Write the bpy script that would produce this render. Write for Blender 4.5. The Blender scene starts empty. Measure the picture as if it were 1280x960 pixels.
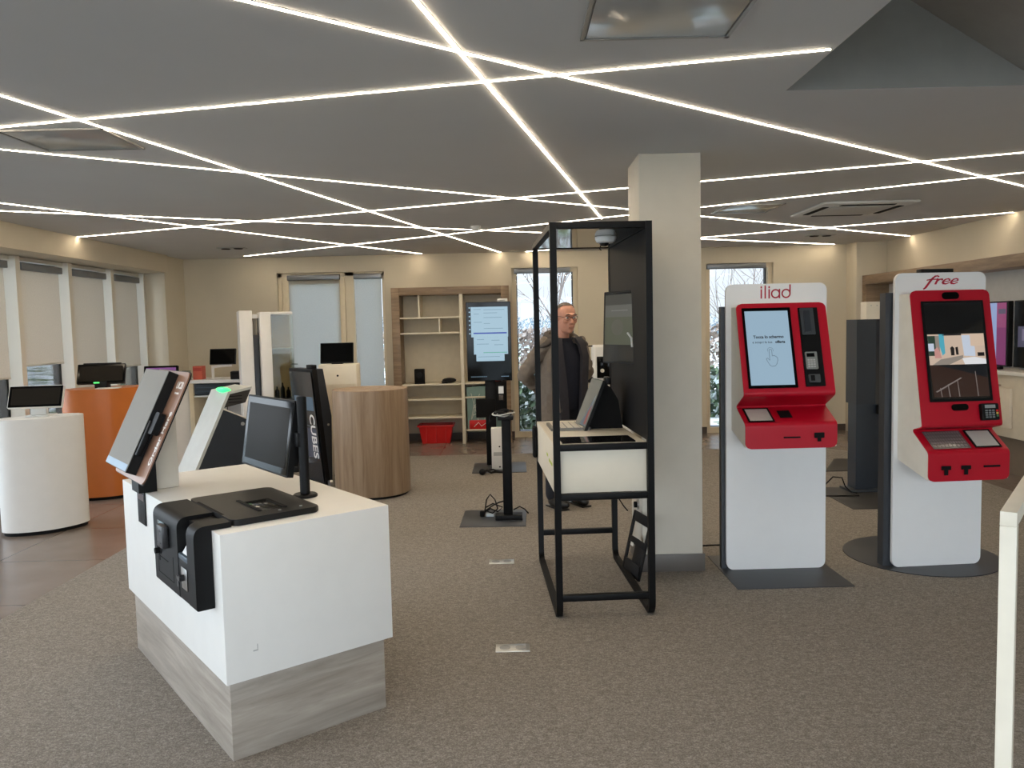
import bpy, bmesh, math, random
from mathutils import Vector as V, Matrix as M, noise
random.seed(7)
SC = bpy.context.scene
COL = SC.collection
PI = math.pi
R = math.radians

# ------------------------------------------------------------------ camera (also used to turn measurements into metres)
FPX, CAMZ = 990.0, 1.55
_p, _r = math.atan(72 / FPX), math.atan(.023)
_F = V((0, math.cos(_p), -math.sin(_p)))
_u0 = V((0, math.sin(_p), math.cos(_p)))
_Rt = V((1, 0, 0)) * math.cos(_r) - _u0 * math.sin(_r)
_Up = V((1, 0, 0)) * math.sin(_r) + _u0 * math.cos(_r)
cd = bpy.data.cameras.new('camera')
cam = bpy.data.objects.new('camera', cd)
COL.objects.link(cam)
cam.matrix_world = M(((_Rt.x, _Up.x, -_F.x, 0), (_Rt.y, _Up.y, -_F.y, 0), (_Rt.z, _Up.z, -_F.z, CAMZ), (0, 0, 0, 1)))
cd.sensor_fit = 'HORIZONTAL'
cd.sensor_width = 36
cd.lens = 36 * FPX / 1280
cd.clip_start = .05
cd.clip_end = 400
SC.camera = cam

# ------------------------------------------------------------------ materials
def lin(c):
    c = c / 255
    return c / 12.92 if c <= .04045 else ((c + .055) / 1.055) ** 2.4
def rgb(c): return (lin(c[0]), lin(c[1]), lin(c[2]), 1)
class NT:
    def __init__(s, name):
        s.m = bpy.data.materials.new(name); s.m.use_nodes = True
        s.t = s.m.node_tree; s.n = s.t.nodes; s.l = s.t.links
        s.b = s.n['Principled BSDF']
    def add(s, typ, **kw):
        n = s.n.new(typ)
        for k, v in kw.items():
            if k.startswith('i_'): n.inputs[k[2:].replace('_', ' ')].default_value = v
            else: setattr(n, k, v)
        return n
    def link(s, a, ao, b, bi): s.l.new(a.outputs[ao], b.inputs[bi])
    def coords(s, scale=(1, 1, 1), rot=(0, 0, 0)):
        tc = s.add('ShaderNodeTexCoord'); mp = s.add('ShaderNodeMapping')
        mp.inputs['Scale'].default_value = scale; mp.inputs['Rotation'].default_value = rot
        s.link(tc, 'Object', mp, 'Vector'); return mp
    def ramp(s, src, out, stops):
        r = s.add('ShaderNodeValToRGB')
        e = r.color_ramp.elements
        while len(e) < len(stops): e.new(.5)
        for k, (p, c) in enumerate(stops): e[k].position = p; e[k].color = c if len(c) == 4 else rgb(c)
        s.link(src, out, r, 'Fac'); return r
    def bump(s, src, out, strength=.2, dist=.01):
        b = s.add('ShaderNodeBump'); b.inputs['Strength'].default_value = strength; b.inputs['Distance'].default_value = dist
        s.link(src, out, b, 'Height'); s.link(b, 'Normal', s.b, 'Normal')
MAT = {}
def mat(name, c, rough=.5, metal=0, spec=.5, emit=0, ecol=None, vary=.04, scale=6, coat=0, trans=0):
    if name in MAT: return MAT[name]
    t = NT(name); b = t.b
    b.inputs['Roughness'].default_value = rough; b.inputs['Metallic'].default_value = metal
    b.inputs['Specular IOR Level'].default_value = spec; b.inputs['Coat Weight'].default_value = coat
    col = rgb(c); b.inputs['Base Color'].default_value = col
    if vary:
        mp = t.coords((scale,) * 3); nz = t.add('ShaderNodeTexNoise'); nz.inputs['Scale'].default_value = 1.7; nz.inputs['Detail'].default_value = 4
        t.link(mp, 'Vector', nz, 'Vector')
        lo = tuple(x * (1 - vary) for x in col[:3]) + (1,); hi = tuple(min(1, x * (1 + vary)) for x in col[:3]) + (1,)
        r = t.ramp(nz, 'Fac', [(.3, lo), (.7, hi)]); t.link(r, 'Color', b, 'Base Color')
    if emit:
        b.inputs['Emission Color'].default_value = rgb(ecol or c); b.inputs['Emission Strength'].default_value = emit
    MAT[name] = t.m; return t.m
def wood(name, c0, c1, c2, grain=(1, 1, 14), rough=.45):
    t = NT(name)
    mp = t.coords(grain); nz = t.add('ShaderNodeTexNoise')
    nz.inputs['Scale'].default_value = 2.2; nz.inputs['Detail'].default_value = 8; nz.inputs['Roughness'].default_value = .62; nz.inputs['Distortion'].default_value = .5
    t.link(mp, 'Vector', nz, 'Vector')
    r = t.ramp(nz, 'Fac', [(.3, c0), (.5, c1), (.68, c2)]); t.link(r, 'Color', t.b, 'Base Color')
    t.b.inputs['Roughness'].default_value = rough
    t.bump(nz, 'Fac', .08, .002)
    MAT[name] = t.m; return t.m
def carpet_mat():
    t = NT('carpet_pile')
    mp = t.coords((1, 1, 1)); a = t.add('ShaderNodeTexNoise'); a.inputs['Scale'].default_value = 210; a.inputs['Detail'].default_value = 3
    b = t.add('ShaderNodeTexNoise'); b.inputs['Scale'].default_value = 70; b.inputs['Detail'].default_value = 6; b.inputs['Roughness'].default_value = .75
    t.link(mp, 'Vector', a, 'Vector')
    mp2 = t.coords((.75, 1.25, 1)); t.link(mp2, 'Vector', b, 'Vector')
    mx = t.add('ShaderNodeMath', operation='ADD'); t.link(a, 'Fac', mx, 0); t.link(b, 'Fac', mx, 1)
    r = t.ramp(mx, 'Value', [(.36, (106, 100, 93)), (.5, (135, 128, 120)), (.64, (172, 165, 156))])
    mh = t.add('ShaderNodeMath', operation='MULTIPLY'); mh.inputs[1].default_value = .5; t.link(mx, 'Value', mh, 0)
    t.l.new(mh.outputs[0], r.inputs['Fac'])
    t.link(r, 'Color', t.b, 'Base Color'); t.b.inputs['Roughness'].default_value = .95; t.b.inputs['Specular IOR Level'].default_value = .1
    t.bump(mx, 'Value', .25, .004)
    return t.m
def tile_mat():
    t = NT('brown_floor_tile')
    mp = t.coords((1, 1, 1)); br = t.add('ShaderNodeTexBrick')
    br.offset = 0; br.inputs['Scale'].default_value = 1; br.inputs['Mortar Size'].default_value = .004
    br.inputs['Brick Width'].default_value = .9; br.inputs['Row Height'].default_value = .9
    br.inputs['Color1'].default_value = rgb((134, 120, 110)); br.inputs['Color2'].default_value = rgb((128, 115, 106)); br.inputs['Mortar'].default_value = rgb((70, 62, 56))
    t.link(mp, 'Vector', br, 'Vector')
    nz = t.add('ShaderNodeTexNoise'); nz.inputs['Scale'].default_value = 3; nz.inputs['Detail'].default_value = 6; t.link(mp, 'Vector', nz, 'Vector')
    mx = t.add('ShaderNodeMixRGB', blend_type='MULTIPLY'); mx.inputs[0].default_value = .5
    r = t.ramp(nz, 'Fac', [(.3, (205, 205, 205)), (.7, (255, 255, 255))]); t.link(br, 'Color', mx, 1); t.link(r, 'Color', mx, 2)
    t.link(mx, 'Color', t.b, 'Base Color'); t.b.inputs['Roughness'].default_value = .27; t.b.inputs['Specular IOR Level'].default_value = .6
    return t.m
def glass_mat(name='window_glass', tint=(250, 251, 252), refl=.9):
    t = NT(name)
    tr = t.add('ShaderNodeBsdfTransparent'); tr.inputs['Color'].default_value = rgb(tint)
    gl = t.add('ShaderNodeBsdfGlossy'); gl.inputs['Roughness'].default_value = .02
    fr = t.add('ShaderNodeFresnel'); fr.inputs['IOR'].default_value = 1.45
    ml = t.add('ShaderNodeMath', operation='MULTIPLY'); ml.inputs[1].default_value = refl; t.link(fr, 'Fac', ml, 0)
    mx = t.add('ShaderNodeMixShader'); t.link(ml, 'Value', mx, 'Fac'); t.link(tr, 'BSDF', mx, 1); t.link(gl, 'BSDF', mx, 2)
    t.link(mx, 'Shader', t.n['Material Output'], 'Surface'); return t.m
def fabric_blind(name, c, transl):
    t = NT(name)
    mp = t.coords((1, 1, 1)); w = t.add('ShaderNodeTexNoise'); w.inputs['Scale'].default_value = 90; w.inputs['Detail'].default_value = 3; t.link(mp, 'Vector', w, 'Vector')
    col = rgb(c); r = t.ramp(w, 'Fac', [(.3, tuple(x * .9 for x in col[:3]) + (1,)), (.7, col)])
    d = t.add('ShaderNodeBsdfDiffuse'); tl = t.add('ShaderNodeBsdfTranslucent'); t.link(r, 'Color', d, 'Color'); t.link(r, 'Color', tl, 'Color')
    mx = t.add('ShaderNodeMixShader'); mx.inputs[0].default_value = transl; t.link(d, 'BSDF', mx, 1); t.link(tl, 'BSDF', mx, 2)
    t.link(mx, 'Shader', t.n['Material Output'], 'Surface'); return t.m
def gloss_dark(name, c=(10, 11, 13), rough=.06, spec=.6): return mat(name, c, rough, 0, spec, vary=0)

carpet = carpet_mat(); tile = tile_mat(); glass = glass_mat()
wallm = mat('cream_wall_paint', (208, 199, 179), .85, scale=1.2, vary=.03)
ceilm = mat('ceiling_paint', (204, 205, 206), .9, scale=.8, vary=.02)
pillarm = mat('pillar_paint', (205, 198, 184), .8, vary=.02)
framew = mat('window_frame_cream', (222, 210, 184), .5, vary=.02)
framel = mat('window_frame_white', (214, 208, 194), .4, vary=.01)
anthr = mat('anthracite_frame', (40, 46, 54), .5)
basem = mat('skirting_brown', (74, 64, 56), .5)
white = mat('white_laminate', (228, 226, 221), .42, vary=.015)
whitep = mat('white_powder_coat', (233, 233, 232), .35, vary=.01)
cream = mat('cream_panel', (228, 219, 200), .5, vary=.02)
greyl = mat('light_grey_plastic', (176, 176, 172), .5)
black = mat('black_plastic', (13, 13, 14), .5, spec=.22)
blackm = mat('black_metal', (8, 8, 9), .5, spec=.18)
blackr = mat('black_rough', (10, 10, 11), .75, spec=.2)
dgrey = mat('dark_grey_steel', (52, 55, 60), .42)
charc = mat('charcoal_panel', (38, 43, 50), .4)
scrn = gloss_dark('dark_glass_screen', (8, 9, 10), .08, .16)
scrn2 = gloss_dark('grey_glass_screen', (44, 43, 40), .1)
chrome = mat('brushed_steel', (190, 190, 188), .28, .9, vary=.03)
red = mat('red_enamel', (180, 10, 36), .4, spec=.35, vary=.02)
redp = mat('red_plastic', (205, 28, 26), .4)
orange = mat('orange_lacquer', (196, 110, 44), .38, vary=.03)
oak = wood('pale_oak', (128, 108, 86), (150, 128, 103), (168, 147, 121), (1.2, 1.2, .35) and (9, 9, .9))
oakg = wood('grey_oak', (132, 123, 113), (153, 144, 133), (171, 162, 151), (1.0, 1.0, 11))
oakc = wood('striped_oak', (126, 102, 78), (150, 126, 100), (166, 143, 118), (7, 7, .5))
oakh = wood('shelf_oak', (112, 92, 72), (134, 112, 88), (152, 130, 104), (1, 5, 10))
rubber = mat('black_rubber', (18, 18, 18), .8)
led = mat('led_diffuser', (255, 240, 214), .5, emit=48, ecol=(255, 235, 206), vary=0)
alu = mat('aluminium', (170, 170, 168), .4, .6)
glossy_panel = mat('grey_glass_panel', (165, 166, 165), .12, 0, .25, vary=0)
bronze = mat('bronze_film', (150, 112, 90), .3, .15)
inkred = mat('red_lettering', (176, 20, 52), .5, vary=0)
inkw = mat('white_lettering', (235, 232, 228), .5, vary=0)
inkk = mat('black_lettering', (24, 26, 32), .5, vary=0)
def scr(name, c, e=.75): return mat(name, (8, 8, 8), .3, emit=e, ecol=c, vary=0)
skin = mat('skin', (196, 140, 116), .5, vary=.06, scale=30)

# ------------------------------------------------------------------ mesh helpers
class MB:
    def __init__(s): s.bm = bmesh.new()
    def _merge(s, b, mi=0, xf=None, bev=0, seg=2):
        if bev:
            es = [e for e in b.edges if len(e.link_faces) == 2 and e.calc_face_angle(0) > R(35)]
            if es: bmesh.ops.bevel(b, geom=es, offset=bev, segments=seg, profile=.5, affect='EDGES', clamp_overlap=True)
        bmesh.ops.recalc_face_normals(b, faces=b.faces)
        for f in b.faces: f.material_index = mi
        if xf is not None:
            bmesh.ops.transform(b, matrix=xf, verts=b.verts)
            if xf.to_3x3().determinant() < 0: bmesh.ops.reverse_faces(b, faces=b.faces)
        me = bpy.data.meshes.new('t'); b.to_mesh(me); b.free(); s.bm.from_mesh(me); bpy.data.meshes.remove(me)
        return s
    def box(s, lo, hi, bev=0, mi=0, xf=None, seg=2):
        b = bmesh.new(); bmesh.ops.create_cube(b, size=1)
        for v in b.verts: v.co = V([(lo[k] + hi[k]) / 2 + v.co[k] * (hi[k] - lo[k]) for k in range(3)])
        return s._merge(b, mi, xf, bev, seg)
    def prism(s, poly, lo, hi, axis='y', bev=0, mi=0, xf=None):
        b = bmesh.new()
        def P(p, h): return {'y': (p[0], h, p[1]), 'x': (h, p[0], p[1]), 'z': (p[0], p[1], h)}[axis]
        a = [b.verts.new(P(p, lo)) for p in poly]; c = [b.verts.new(P(p, hi)) for p in poly]
        n = len(poly); b.faces.new(a); b.faces.new(c[::-1])
        for k in range(n): b.faces.new((a[k], c[k], c[(k + 1) % n], a[(k + 1) % n]))
        return s._merge(b, mi, xf, bev)
    def cyl(s, p0, p1, r0, r1=None, n=20, mi=0, bev=0, xf=None):
        p0, p1 = V(p0), V(p1); r1 = r0 if r1 is None else r1
        b = bmesh.new(); bmesh.ops.create_cone(b, cap_ends=True, segments=n, radius1=r0, radius2=r1, depth=(p1 - p0).length)
        q = (p1 - p0).to_track_quat('Z', 'Y').to_matrix().to_4x4()
        if bev: 
            es = [e for e in b.edges if len(e.link_faces) == 2 and e.calc_face_angle(0) > R(50)]
            bmesh.ops.bevel(b, geom=es, offset=bev, segments=2, affect='EDGES')
        bmesh.ops.transform(b, matrix=M.Translation((p0 + p1) / 2) @ q, verts=b.verts)
        return s._merge(b, mi, xf)
    def tube(s, pts, r, n=8, mi=0, closed=False, xf=None):
        pts = [V(p) for p in pts]; b = bmesh.new(); rings = []; m = len(pts); up = None
        for i, p in enumerate(pts):
            a = pts[i - 1] if (i or closed) else p; c = pts[(i + 1) % m] if (i < m - 1 or closed) else p
            d = (c - a).normalized()
            if up is None: up = d.orthogonal().normalized()
            up = (up - d * up.dot(d)); up = up.normalized() if up.length > 1e-6 else d.orthogonal().normalized()
            w = d.cross(up); rr = r[i] if isinstance(r, (list, tuple)) else r
            rings.append([b.verts.new(p + (up * math.cos(2 * PI * k / n) + w * math.sin(2 * PI * k / n)) * rr) for k in range(n)])
        for i in range(m if closed else m - 1):
            A, B = rings[i], rings[(i + 1) % m]
            for k in range(n): b.faces.new((A[k], A[(k + 1) % n], B[(k + 1) % n], B[k]))
        if not closed: b.faces.new(rings[0][::-1]); b.faces.new(rings[-1])
        return s._merge(b, mi, xf)
    def sq(s, pts, w, h=None, mi=0, closed=False, xf=None, up=(0, 0, 1)):
        """square tube swept along points, mitred; w across, h along `up`"""
        h = w if h is None else h; pts = [V(p) for p in pts]; b = bmesh.new(); rings = []; m = len(pts); upv = V(up)
        for i, p in enumerate(pts):
            a = pts[i - 1] if (i or closed) else None; c = pts[(i + 1) % m] if (i < m - 1 or closed) else None
            d1 = (p - a).normalized() if a else (c - p).normalized(); d2 = (c - p).normalized() if c else d1
            t = (d1 + d2).normalized(); k = 1 / max(.3, t.dot(d1))
            nrm = upv.normalized(); side = nrm.cross(t).normalized() * k
            rings.append([b.verts.new(p + side * (sx * w / 2) + nrm * (sy * h / 2)) for sx, sy in ((-1, -1), (1, -1), (1, 1), (-1, 1))])
        for i in range(m if closed else m - 1):
            A, B = rings[i], rings[(i + 1) % m]
            for k in range(4): b.faces.new((A[k], A[(k + 1) % 4], B[(k + 1) % 4], B[k]))
        if not closed: b.faces.new(rings[0][::-1]); b.faces.new(rings[-1])
        return s._merge(b, mi, xf, .002, 1)
    def ell(s, c, rad, rot=None, mi=0, n=20, xf=None):
        b = bmesh.new(); bmesh.ops.create_uvsphere(b, u_segments=n, v_segments=max(8, n * 2 // 3), radius=1)
        m = M.Diagonal((*rad, 1))
        if rot is not None: m = rot.to_4x4() @ m
        bmesh.ops.transform(b, matrix=M.Translation(c) @ m, verts=b.verts)
        return s._merge(b, mi, xf)
    def lathe(s, prof, c=(0, 0), n=48, mi=0, ex=1, ey=1, rot=0, xf=None):
        b = bmesh.new(); rings = []
        for r, z in prof:
            ring = []
            for k in range(n):
                a = 2 * PI * k / n; x, y = r * math.cos(a) * ex, r * math.sin(a) * ey
                ring.append(b.verts.new((c[0] + x * math.cos(rot) - y * math.sin(rot), c[1] + x * math.sin(rot) + y * math.cos(rot), z)))
            rings.append(ring)
        for A, B in zip(rings, rings[1:]):
            for k in range(n): b.faces.new((A[k], A[(k + 1) % n], B[(k + 1) % n], B[k]))
        b.faces.new(rings[0][::-1]); b.faces.new(rings[-1])
        return s._merge(b, mi, xf)
    def poly(s, pts, mi=0, xf=None):
        b = bmesh.new(); b.faces.new([b.verts.new(p) for p in pts])
        for f in b.faces: f.material_index = mi
        if xf is not None: bmesh.ops.transform(b, matrix=xf, verts=b.verts)
        me = bpy.data.meshes.new('t'); b.to_mesh(me); b.free(); s.bm.from_mesh(me); bpy.data.meshes.remove(me); return s
    def stroke(s, pts, w, th, xf, mi=0, closed=False):
        """flat lettering stroke in the x-y plane, raised th along z"""
        pts = [V((p[0], p[1], 0)) for p in pts]
        seg = list(zip(pts, pts[1:])) + ([(pts[-1], pts[0])] if closed else [])
        for i, (a, c) in enumerate(seg):
            d = (c - a); 
            if d.length < 1e-6: continue
            d.normalize(); wi = w[i] if isinstance(w, list) else w
            n = V((-d.y, d.x, 0)) * wi / 2; e = d * wi * .25
            q = [a - n - e, c - n + e, c + n + e, a + n - e]
            s.prism([(p.x, p.y) for p in q], 0, th, 'z', mi=mi, xf=xf)
        return s
    def mesh(s, me, mi=0, xf=None):
        b = bmesh.new(); b.from_mesh(me); bpy.data.meshes.remove(me); return s._merge(b, mi, xf)
    def build(s, name, mats, parent=None, ang=32, off=None):
        bm = s.bm
        if off is not None: bmesh.ops.translate(bm, vec=-V(off), verts=bm.verts)
        for f in bm.faces: f.smooth = True
        for e in bm.edges: e.smooth = not (len(e.link_faces) == 2 and e.calc_face_angle(0) > R(ang))
        me = bpy.data.meshes.new(name); bm.to_mesh(me); bm.free()
        for m in (mats if isinstance(mats, (list, tuple)) else [mats]): me.materials.append(m)
        o = bpy.data.objects.new(name, me); COL.objects.link(o)
        if parent is not None: o.parent = parent
        return o
def rrect(x0, y0, x1, y1, r, n=6):
    out = []
    for cx, cy, a0 in ((x1 - r, y1 - r, 0), (x0 + r, y1 - r, 90), (x0 + r, y0 + r, 180), (x1 - r, y0 + r, 270)):
        for k in range(n + 1):
            a = R(a0 + 90 * k / n); out.append((cx + r * math.cos(a), cy + r * math.sin(a)))
    return out
def fillet(pts, rad, n=5):
    """2-D polyline with rounded inner corners"""
    out = [pts[0]]
    for i in range(1, len(pts) - 1):
        a, p, c = V(pts[i - 1]), V(pts[i]), V(pts[i + 1]); r = rad[i - 1] if isinstance(rad, (list, tuple)) else rad
        d1, d2 = (a - p), (c - p); r = min(r, d1.length * .45, d2.length * .45); q0 = p + d1.normalized() * r; q1 = p + d2.normalized() * r
        for k in range(n + 1):
            t = k / n; out.append(tuple(q0 * (1 - t) ** 2 + p * 2 * t * (1 - t) + q1 * t * t))
    out.append(pts[-1]); return out
def text_mesh(body, size, align='CENTER', bold=0, shear=0, extrude=.0006, sx=1.0):
    cu = bpy.data.curves.new('txt', 'FONT'); cu.body = body; cu.size = size; cu.align_x = align; cu.align_y = 'CENTER'
    cu.offset = bold; cu.shear = shear; cu.extrude = extrude; cu.resolution_u = 4
    o = bpy.data.objects.new('txt', cu); COL.objects.link(o)
    dg = bpy.context.evaluated_depsgraph_get(); dg.update()
    me = bpy.data.meshes.new_from_object(o.evaluated_get(dg)); bpy.data.objects.remove(o); bpy.data.curves.remove(cu)
    me.transform(M.Diagonal((sx, 1, 1, 1))); return me
def frame3(o, x, y, z=None):
    """matrix whose local x,y,z axes are the given world vectors at origin o"""
    x = V(x).normalized(); y = V(y); y = (y - x * y.dot(x)).normalized(); z = x.cross(y)
    return M(((x.x, y.x, z.x, o[0]), (x.y, y.y, z.y, o[1]), (x.z, y.z, z.z, o[2]), (0, 0, 0, 1)))
FACE = frame3((0, 0, 0), (1, 0, 0), (0, 0, 1))       # local x right, y up, z towards -Y (the viewer)
def thing(name, label, cat, loc=(0, 0, 0), rotz=0, group=None):
    o = bpy.data.objects.new(name, None); COL.objects.link(o)
    o.empty_display_size = .1; o.location = loc; o.rotation_euler = (0, 0, R(rotz)); o['label'] = label; o['category'] = cat
    if group: o['group'] = group
    return o
def tag(o, label, cat, group=None, kind=None):
    o['label'] = label; o['category'] = cat
    if group: o['group'] = group
    if kind: o['kind'] = kind
    return o
def struct(o): o['kind'] = 'structure'; return o
def copy_tree(o, parent=None):
    c = o.copy(); COL.objects.link(c)
    if parent is not None: c.parent = parent; c.matrix_parent_inverse = o.matrix_parent_inverse
    for ch in [x for x in bpy.data.objects if x.parent == o]: copy_tree(ch, c)
    return c

# ================================================================== THE ROOM
CE = 2.565
YB = 10.94; XL = -4.75; XR = 5.03; YF = -3.0
S = lambda name, mb, m, parent=None: struct(mb.build(name, m, parent))
S('floor', MB().box((XL - .3, YF - .3, -.12), (XR + .3, YB + .3, 0)), tile)
fc = MB(); cp = [(-2.84, YF + .02), (-2.84, 9.54), (3.3, 9.54), (3.75, 9.4), (4.1, 9.0), (4.3, 8.4), (4.38, 7.6), (4.36, 6.2), (4.2, 4.5), (3.9, 2.5), (3.9, YF + .02)]
S('floor_carpet', fc.prism(cp, .0004, .007, 'z'), carpet)
# ceiling with the stair void
hx0, hx1, hy0, hy1 = 1.245, 2.40, .6, 3.60
c = MB()
c.box((XL - .3, YF - .3, CE), (hx0, YB + .3, CE + .12)); c.box((hx1, YF - .3, CE), (XR + .3, YB + .3, CE + .12))
c.box((hx0, YF - .3, CE), (hx1, hy0, CE + .12)); c.box((hx0, hy1, CE), (hx1, YB + .3, CE + .12))
S('ceiling', c, ceilm)
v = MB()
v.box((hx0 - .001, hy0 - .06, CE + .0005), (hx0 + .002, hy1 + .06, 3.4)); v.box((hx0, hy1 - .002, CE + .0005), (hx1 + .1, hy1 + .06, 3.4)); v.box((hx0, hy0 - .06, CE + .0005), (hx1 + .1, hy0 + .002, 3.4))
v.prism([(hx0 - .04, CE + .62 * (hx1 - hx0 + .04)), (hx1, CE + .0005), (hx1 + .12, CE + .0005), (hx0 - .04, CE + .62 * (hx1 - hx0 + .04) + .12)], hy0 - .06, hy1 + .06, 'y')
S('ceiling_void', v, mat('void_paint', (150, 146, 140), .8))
# back wall with the glazed door and two tall windows
dX = (-3.19, -1.72); w1 = (.03, .935); w2 = (2.70, 3.62); HT = 2.345
b = MB()
for x0, x1 in ((XL, dX[0]), (dX[1], w1[0]), (w1[1], w2[0]), (w2[1], XR + .3)): b.box((x0, YB, 0), (x1, YB + .28, CE))
for x0, x1 in (dX, w1, w2): b.box((x0, YB, HT), (x1, YB + .28, CE))
S('wall_back', b, wallm)
S('wall_back_pier', MB().box((4.62, 10.62, 0), (XR, YB, CE), .003), wallm)
sk = MB()
for x0, x1 in ((-4.4, dX[0]), (dX[1], w1[0] - .005), (w1[1] + .005, w2[0] - .005), (w2[1] + .005, 4.62)): sk.box((x0, YB - .014, 0), (x1, YB, .095))
S('baseboard_back', sk, basem)
# left wall: pier, bulkhead, glazing running forward past the camera
S('wall_left_pier', MB().box((XL - .3, 10.32, 0), (-4.46, YB, CE)), wallm)
S('wall_left_bulkhead', MB().box((XL - .35, YF, 2.34), (-4.40, 10.30, CE), .003), wallm)
S('wall_right', MB().box((XR, YF - .3, 0), (XR + .25, YB, CE)), wallm)
S('wall_front', MB().box((XL - .3, YF - .25, 2.45), (XR + .3, YF, CE)).box((XL - .3, YF - .25, 0), (-4.2, YF, 2.45)).box((4.6, YF - .25, 0), (XR + .3, YF, 2.45)).box((-4.2, YF - .25, 0), (4.6, YF, .06)), wallm)
def glazing(name, x0, x1, parent_y, z0, z1, axis, fw=.055, sill=.05, ow=.045, inn=.04, fm=None):
    """a window: cream inner frame, anthracite outer frame and one pane"""
    y = parent_y
    def bx(mb, a0, a1, d0, d1, za, zb, **k):
        if axis == 'x': mb.box((a0, y + d0, za), (a1, y + d1, zb), **k)
        else: mb.box((y - d1, a0, za), (y - d0, a1, zb), **k)
    f = MB()
    for a0, a1 in ((x0, x0 + fw), (x1 - fw, x1)): bx(f, a0, a1, inn, .12, z0, z1)
    bx(f, x0 + fw, x1 - fw, .04, .12, z1 - fw, z1); bx(f, x0 + fw, x1 - fw, inn, .12, z0, z0 + sill)
    o = S(name, f, fm or framew)
    g = MB(); bx(g, x0 + fw - .01, x1 - fw + .01, .125, .131, z0 + sill - .01, z1 - fw + .01); S('glass_pane', g, glass, o)
    d = MB()
    for a0, a1 in ((x0, x0 + fw + ow * .3), (x1 - fw - ow * .3, x1)): bx(d, a0, a1, .135, .2, z0, z1)
    bx(d, x0, x1, .135, .2, z1 - fw, z1); bx(d, x0, x1, .135, .2, z0, z0 + sill); S('outer_frame', d, anthr, o)
    return o
glazing('window_1', w1[0], w1[1], YB + .02, .0, HT, 'x', .06, .075)
glazing('window_2', w2[0], w2[1], YB + .02, .0, HT, 'x', .06, .075)
def cassette(mb, x0, x1, y0, y1, z): mb.box((x0, y0, z - .085), (x1, y1, z), .006)
def blind(label, axis, a0, a1, pos, ztop, zbot, fab, roll=True, gap=.0):
    t = thing('roller_blind', label, 'blind', ((a0 + a1) / 2, pos, ztop) if axis == 'x' else (pos, (a0 + a1) / 2, ztop), 0, 'roller blinds'); L = t.location
    m = MB(); k = MB(); bb = MB()
    if axis == 'x':
        m.box((a0, pos - .03, ztop - .07), (a1, pos + .03, ztop), .008); 
        if zbot < ztop - .1: k.box((a0 + .012, pos + .012, zbot), (a1 - .012, pos + .0135, ztop - .06)); bb.cyl((a0 + .012, pos + .0125, zbot), (a1 - .012, pos + .0125, zbot), .009, n=10)
    else:
        m.box((pos - .03, a0, ztop - .07), (pos + .03, a1, ztop), .008)
        k.box((pos - .0135, a0 + .012, zbot), (pos - .012, a1 - .012, ztop - .06)); bb.cyl((pos - .0125, a0 + .012, zbot), (pos - .0125, a1 - .012, zbot), .009, n=10)
    m.build('blind_cassette', mat('cassette_grey', (120, 124, 130), .35, .5), t, off=L)
    if len(k.bm.verts): k.build('blind_fabric', fab, t, off=L); bb.build('bottom_bar', fab, t, off=L)
    return t
bl_l = fabric_blind('beige_blind_fabric', (224, 219, 210), .42); bl_d = fabric_blind('white_blind_fabric', (244, 244, 241), .85)
blind('rolled-up grey blind above the tall window behind the man', 'x', w1[0] + .03, w1[1] - .1, YB + .03, HT - .005, 2.3, bl_d)
blind('rolled-up grey blind above the tall window behind the red-lettered kiosk with blue screen', 'x', w2[0] + .01, w2[1] - .1, YB + .03, HT - .005, 2.3, bl_d)
# glazed door + sidelight
df = MB()
for x0, x1 in ((dX[0], dX[0] + .05), (-2.27, -2.15), (dX[1] - .04, dX[1])): df.box((x0, YB + .05, 0), (x1, YB + .13, HT))
df.box((dX[0], YB + .05, HT - .05), (dX[1], YB + .13, HT)); df.box((-2.15, YB + .05, 0), (dX[1], YB + .13, .06))
door = S('door_1', df, framew)
dl = MB()
for x0, x1 in ((-3.135, -3.03), (-2.36, -2.275)): dl.box((x0, YB + .045, .01), (x1, YB + .115, HT - .055), .003)
dl.box((-3.03, YB + .045, .01), (-2.36, YB + .115, .12)); dl.box((-3.03, YB + .045, HT - .16), (-2.36, YB + .115, HT - .055))
lf = S('door_leaf', dl, framew, door)
S('glass_pane', MB().box((-3.035, YB + .08, .11), (-2.35, YB + .086, HT - .15)).box((-2.16, YB + .09, .05), (dX[1] + .0 - .03, YB + .096, HT - .04)), glass, door)
hd = MB().box((-3.1, YB + .034, .93), (-3.06, YB + .045, 1.16), .003).cyl((-3.08, YB + .045, 1.1), (-3.08, YB - .01, 1.1), .009, n=10).cyl((-3.08, YB - .01, 1.1), (-2.95, YB - .01, 1.1), .009, n=10).cyl((-3.08, YB + .036, .98), (-3.08, YB + .02, .98), .014, n=12)
S('door_handle', hd, chrome, lf)
blind('white blind drawn fully down over the glazed door leaf', 'x', -3.05, -2.33, YB + .012, HT - .03, .12, bl_d)
blind('narrow white blind drawn down over the fixed light next to the door handle side', 'x', -2.14, -1.755, YB + .012, HT - .03, .08, bl_d)
bpy.data.objects['roller_blind.003']['label'] = 'narrow white blind drawn down beside the bookshelf'
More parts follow.
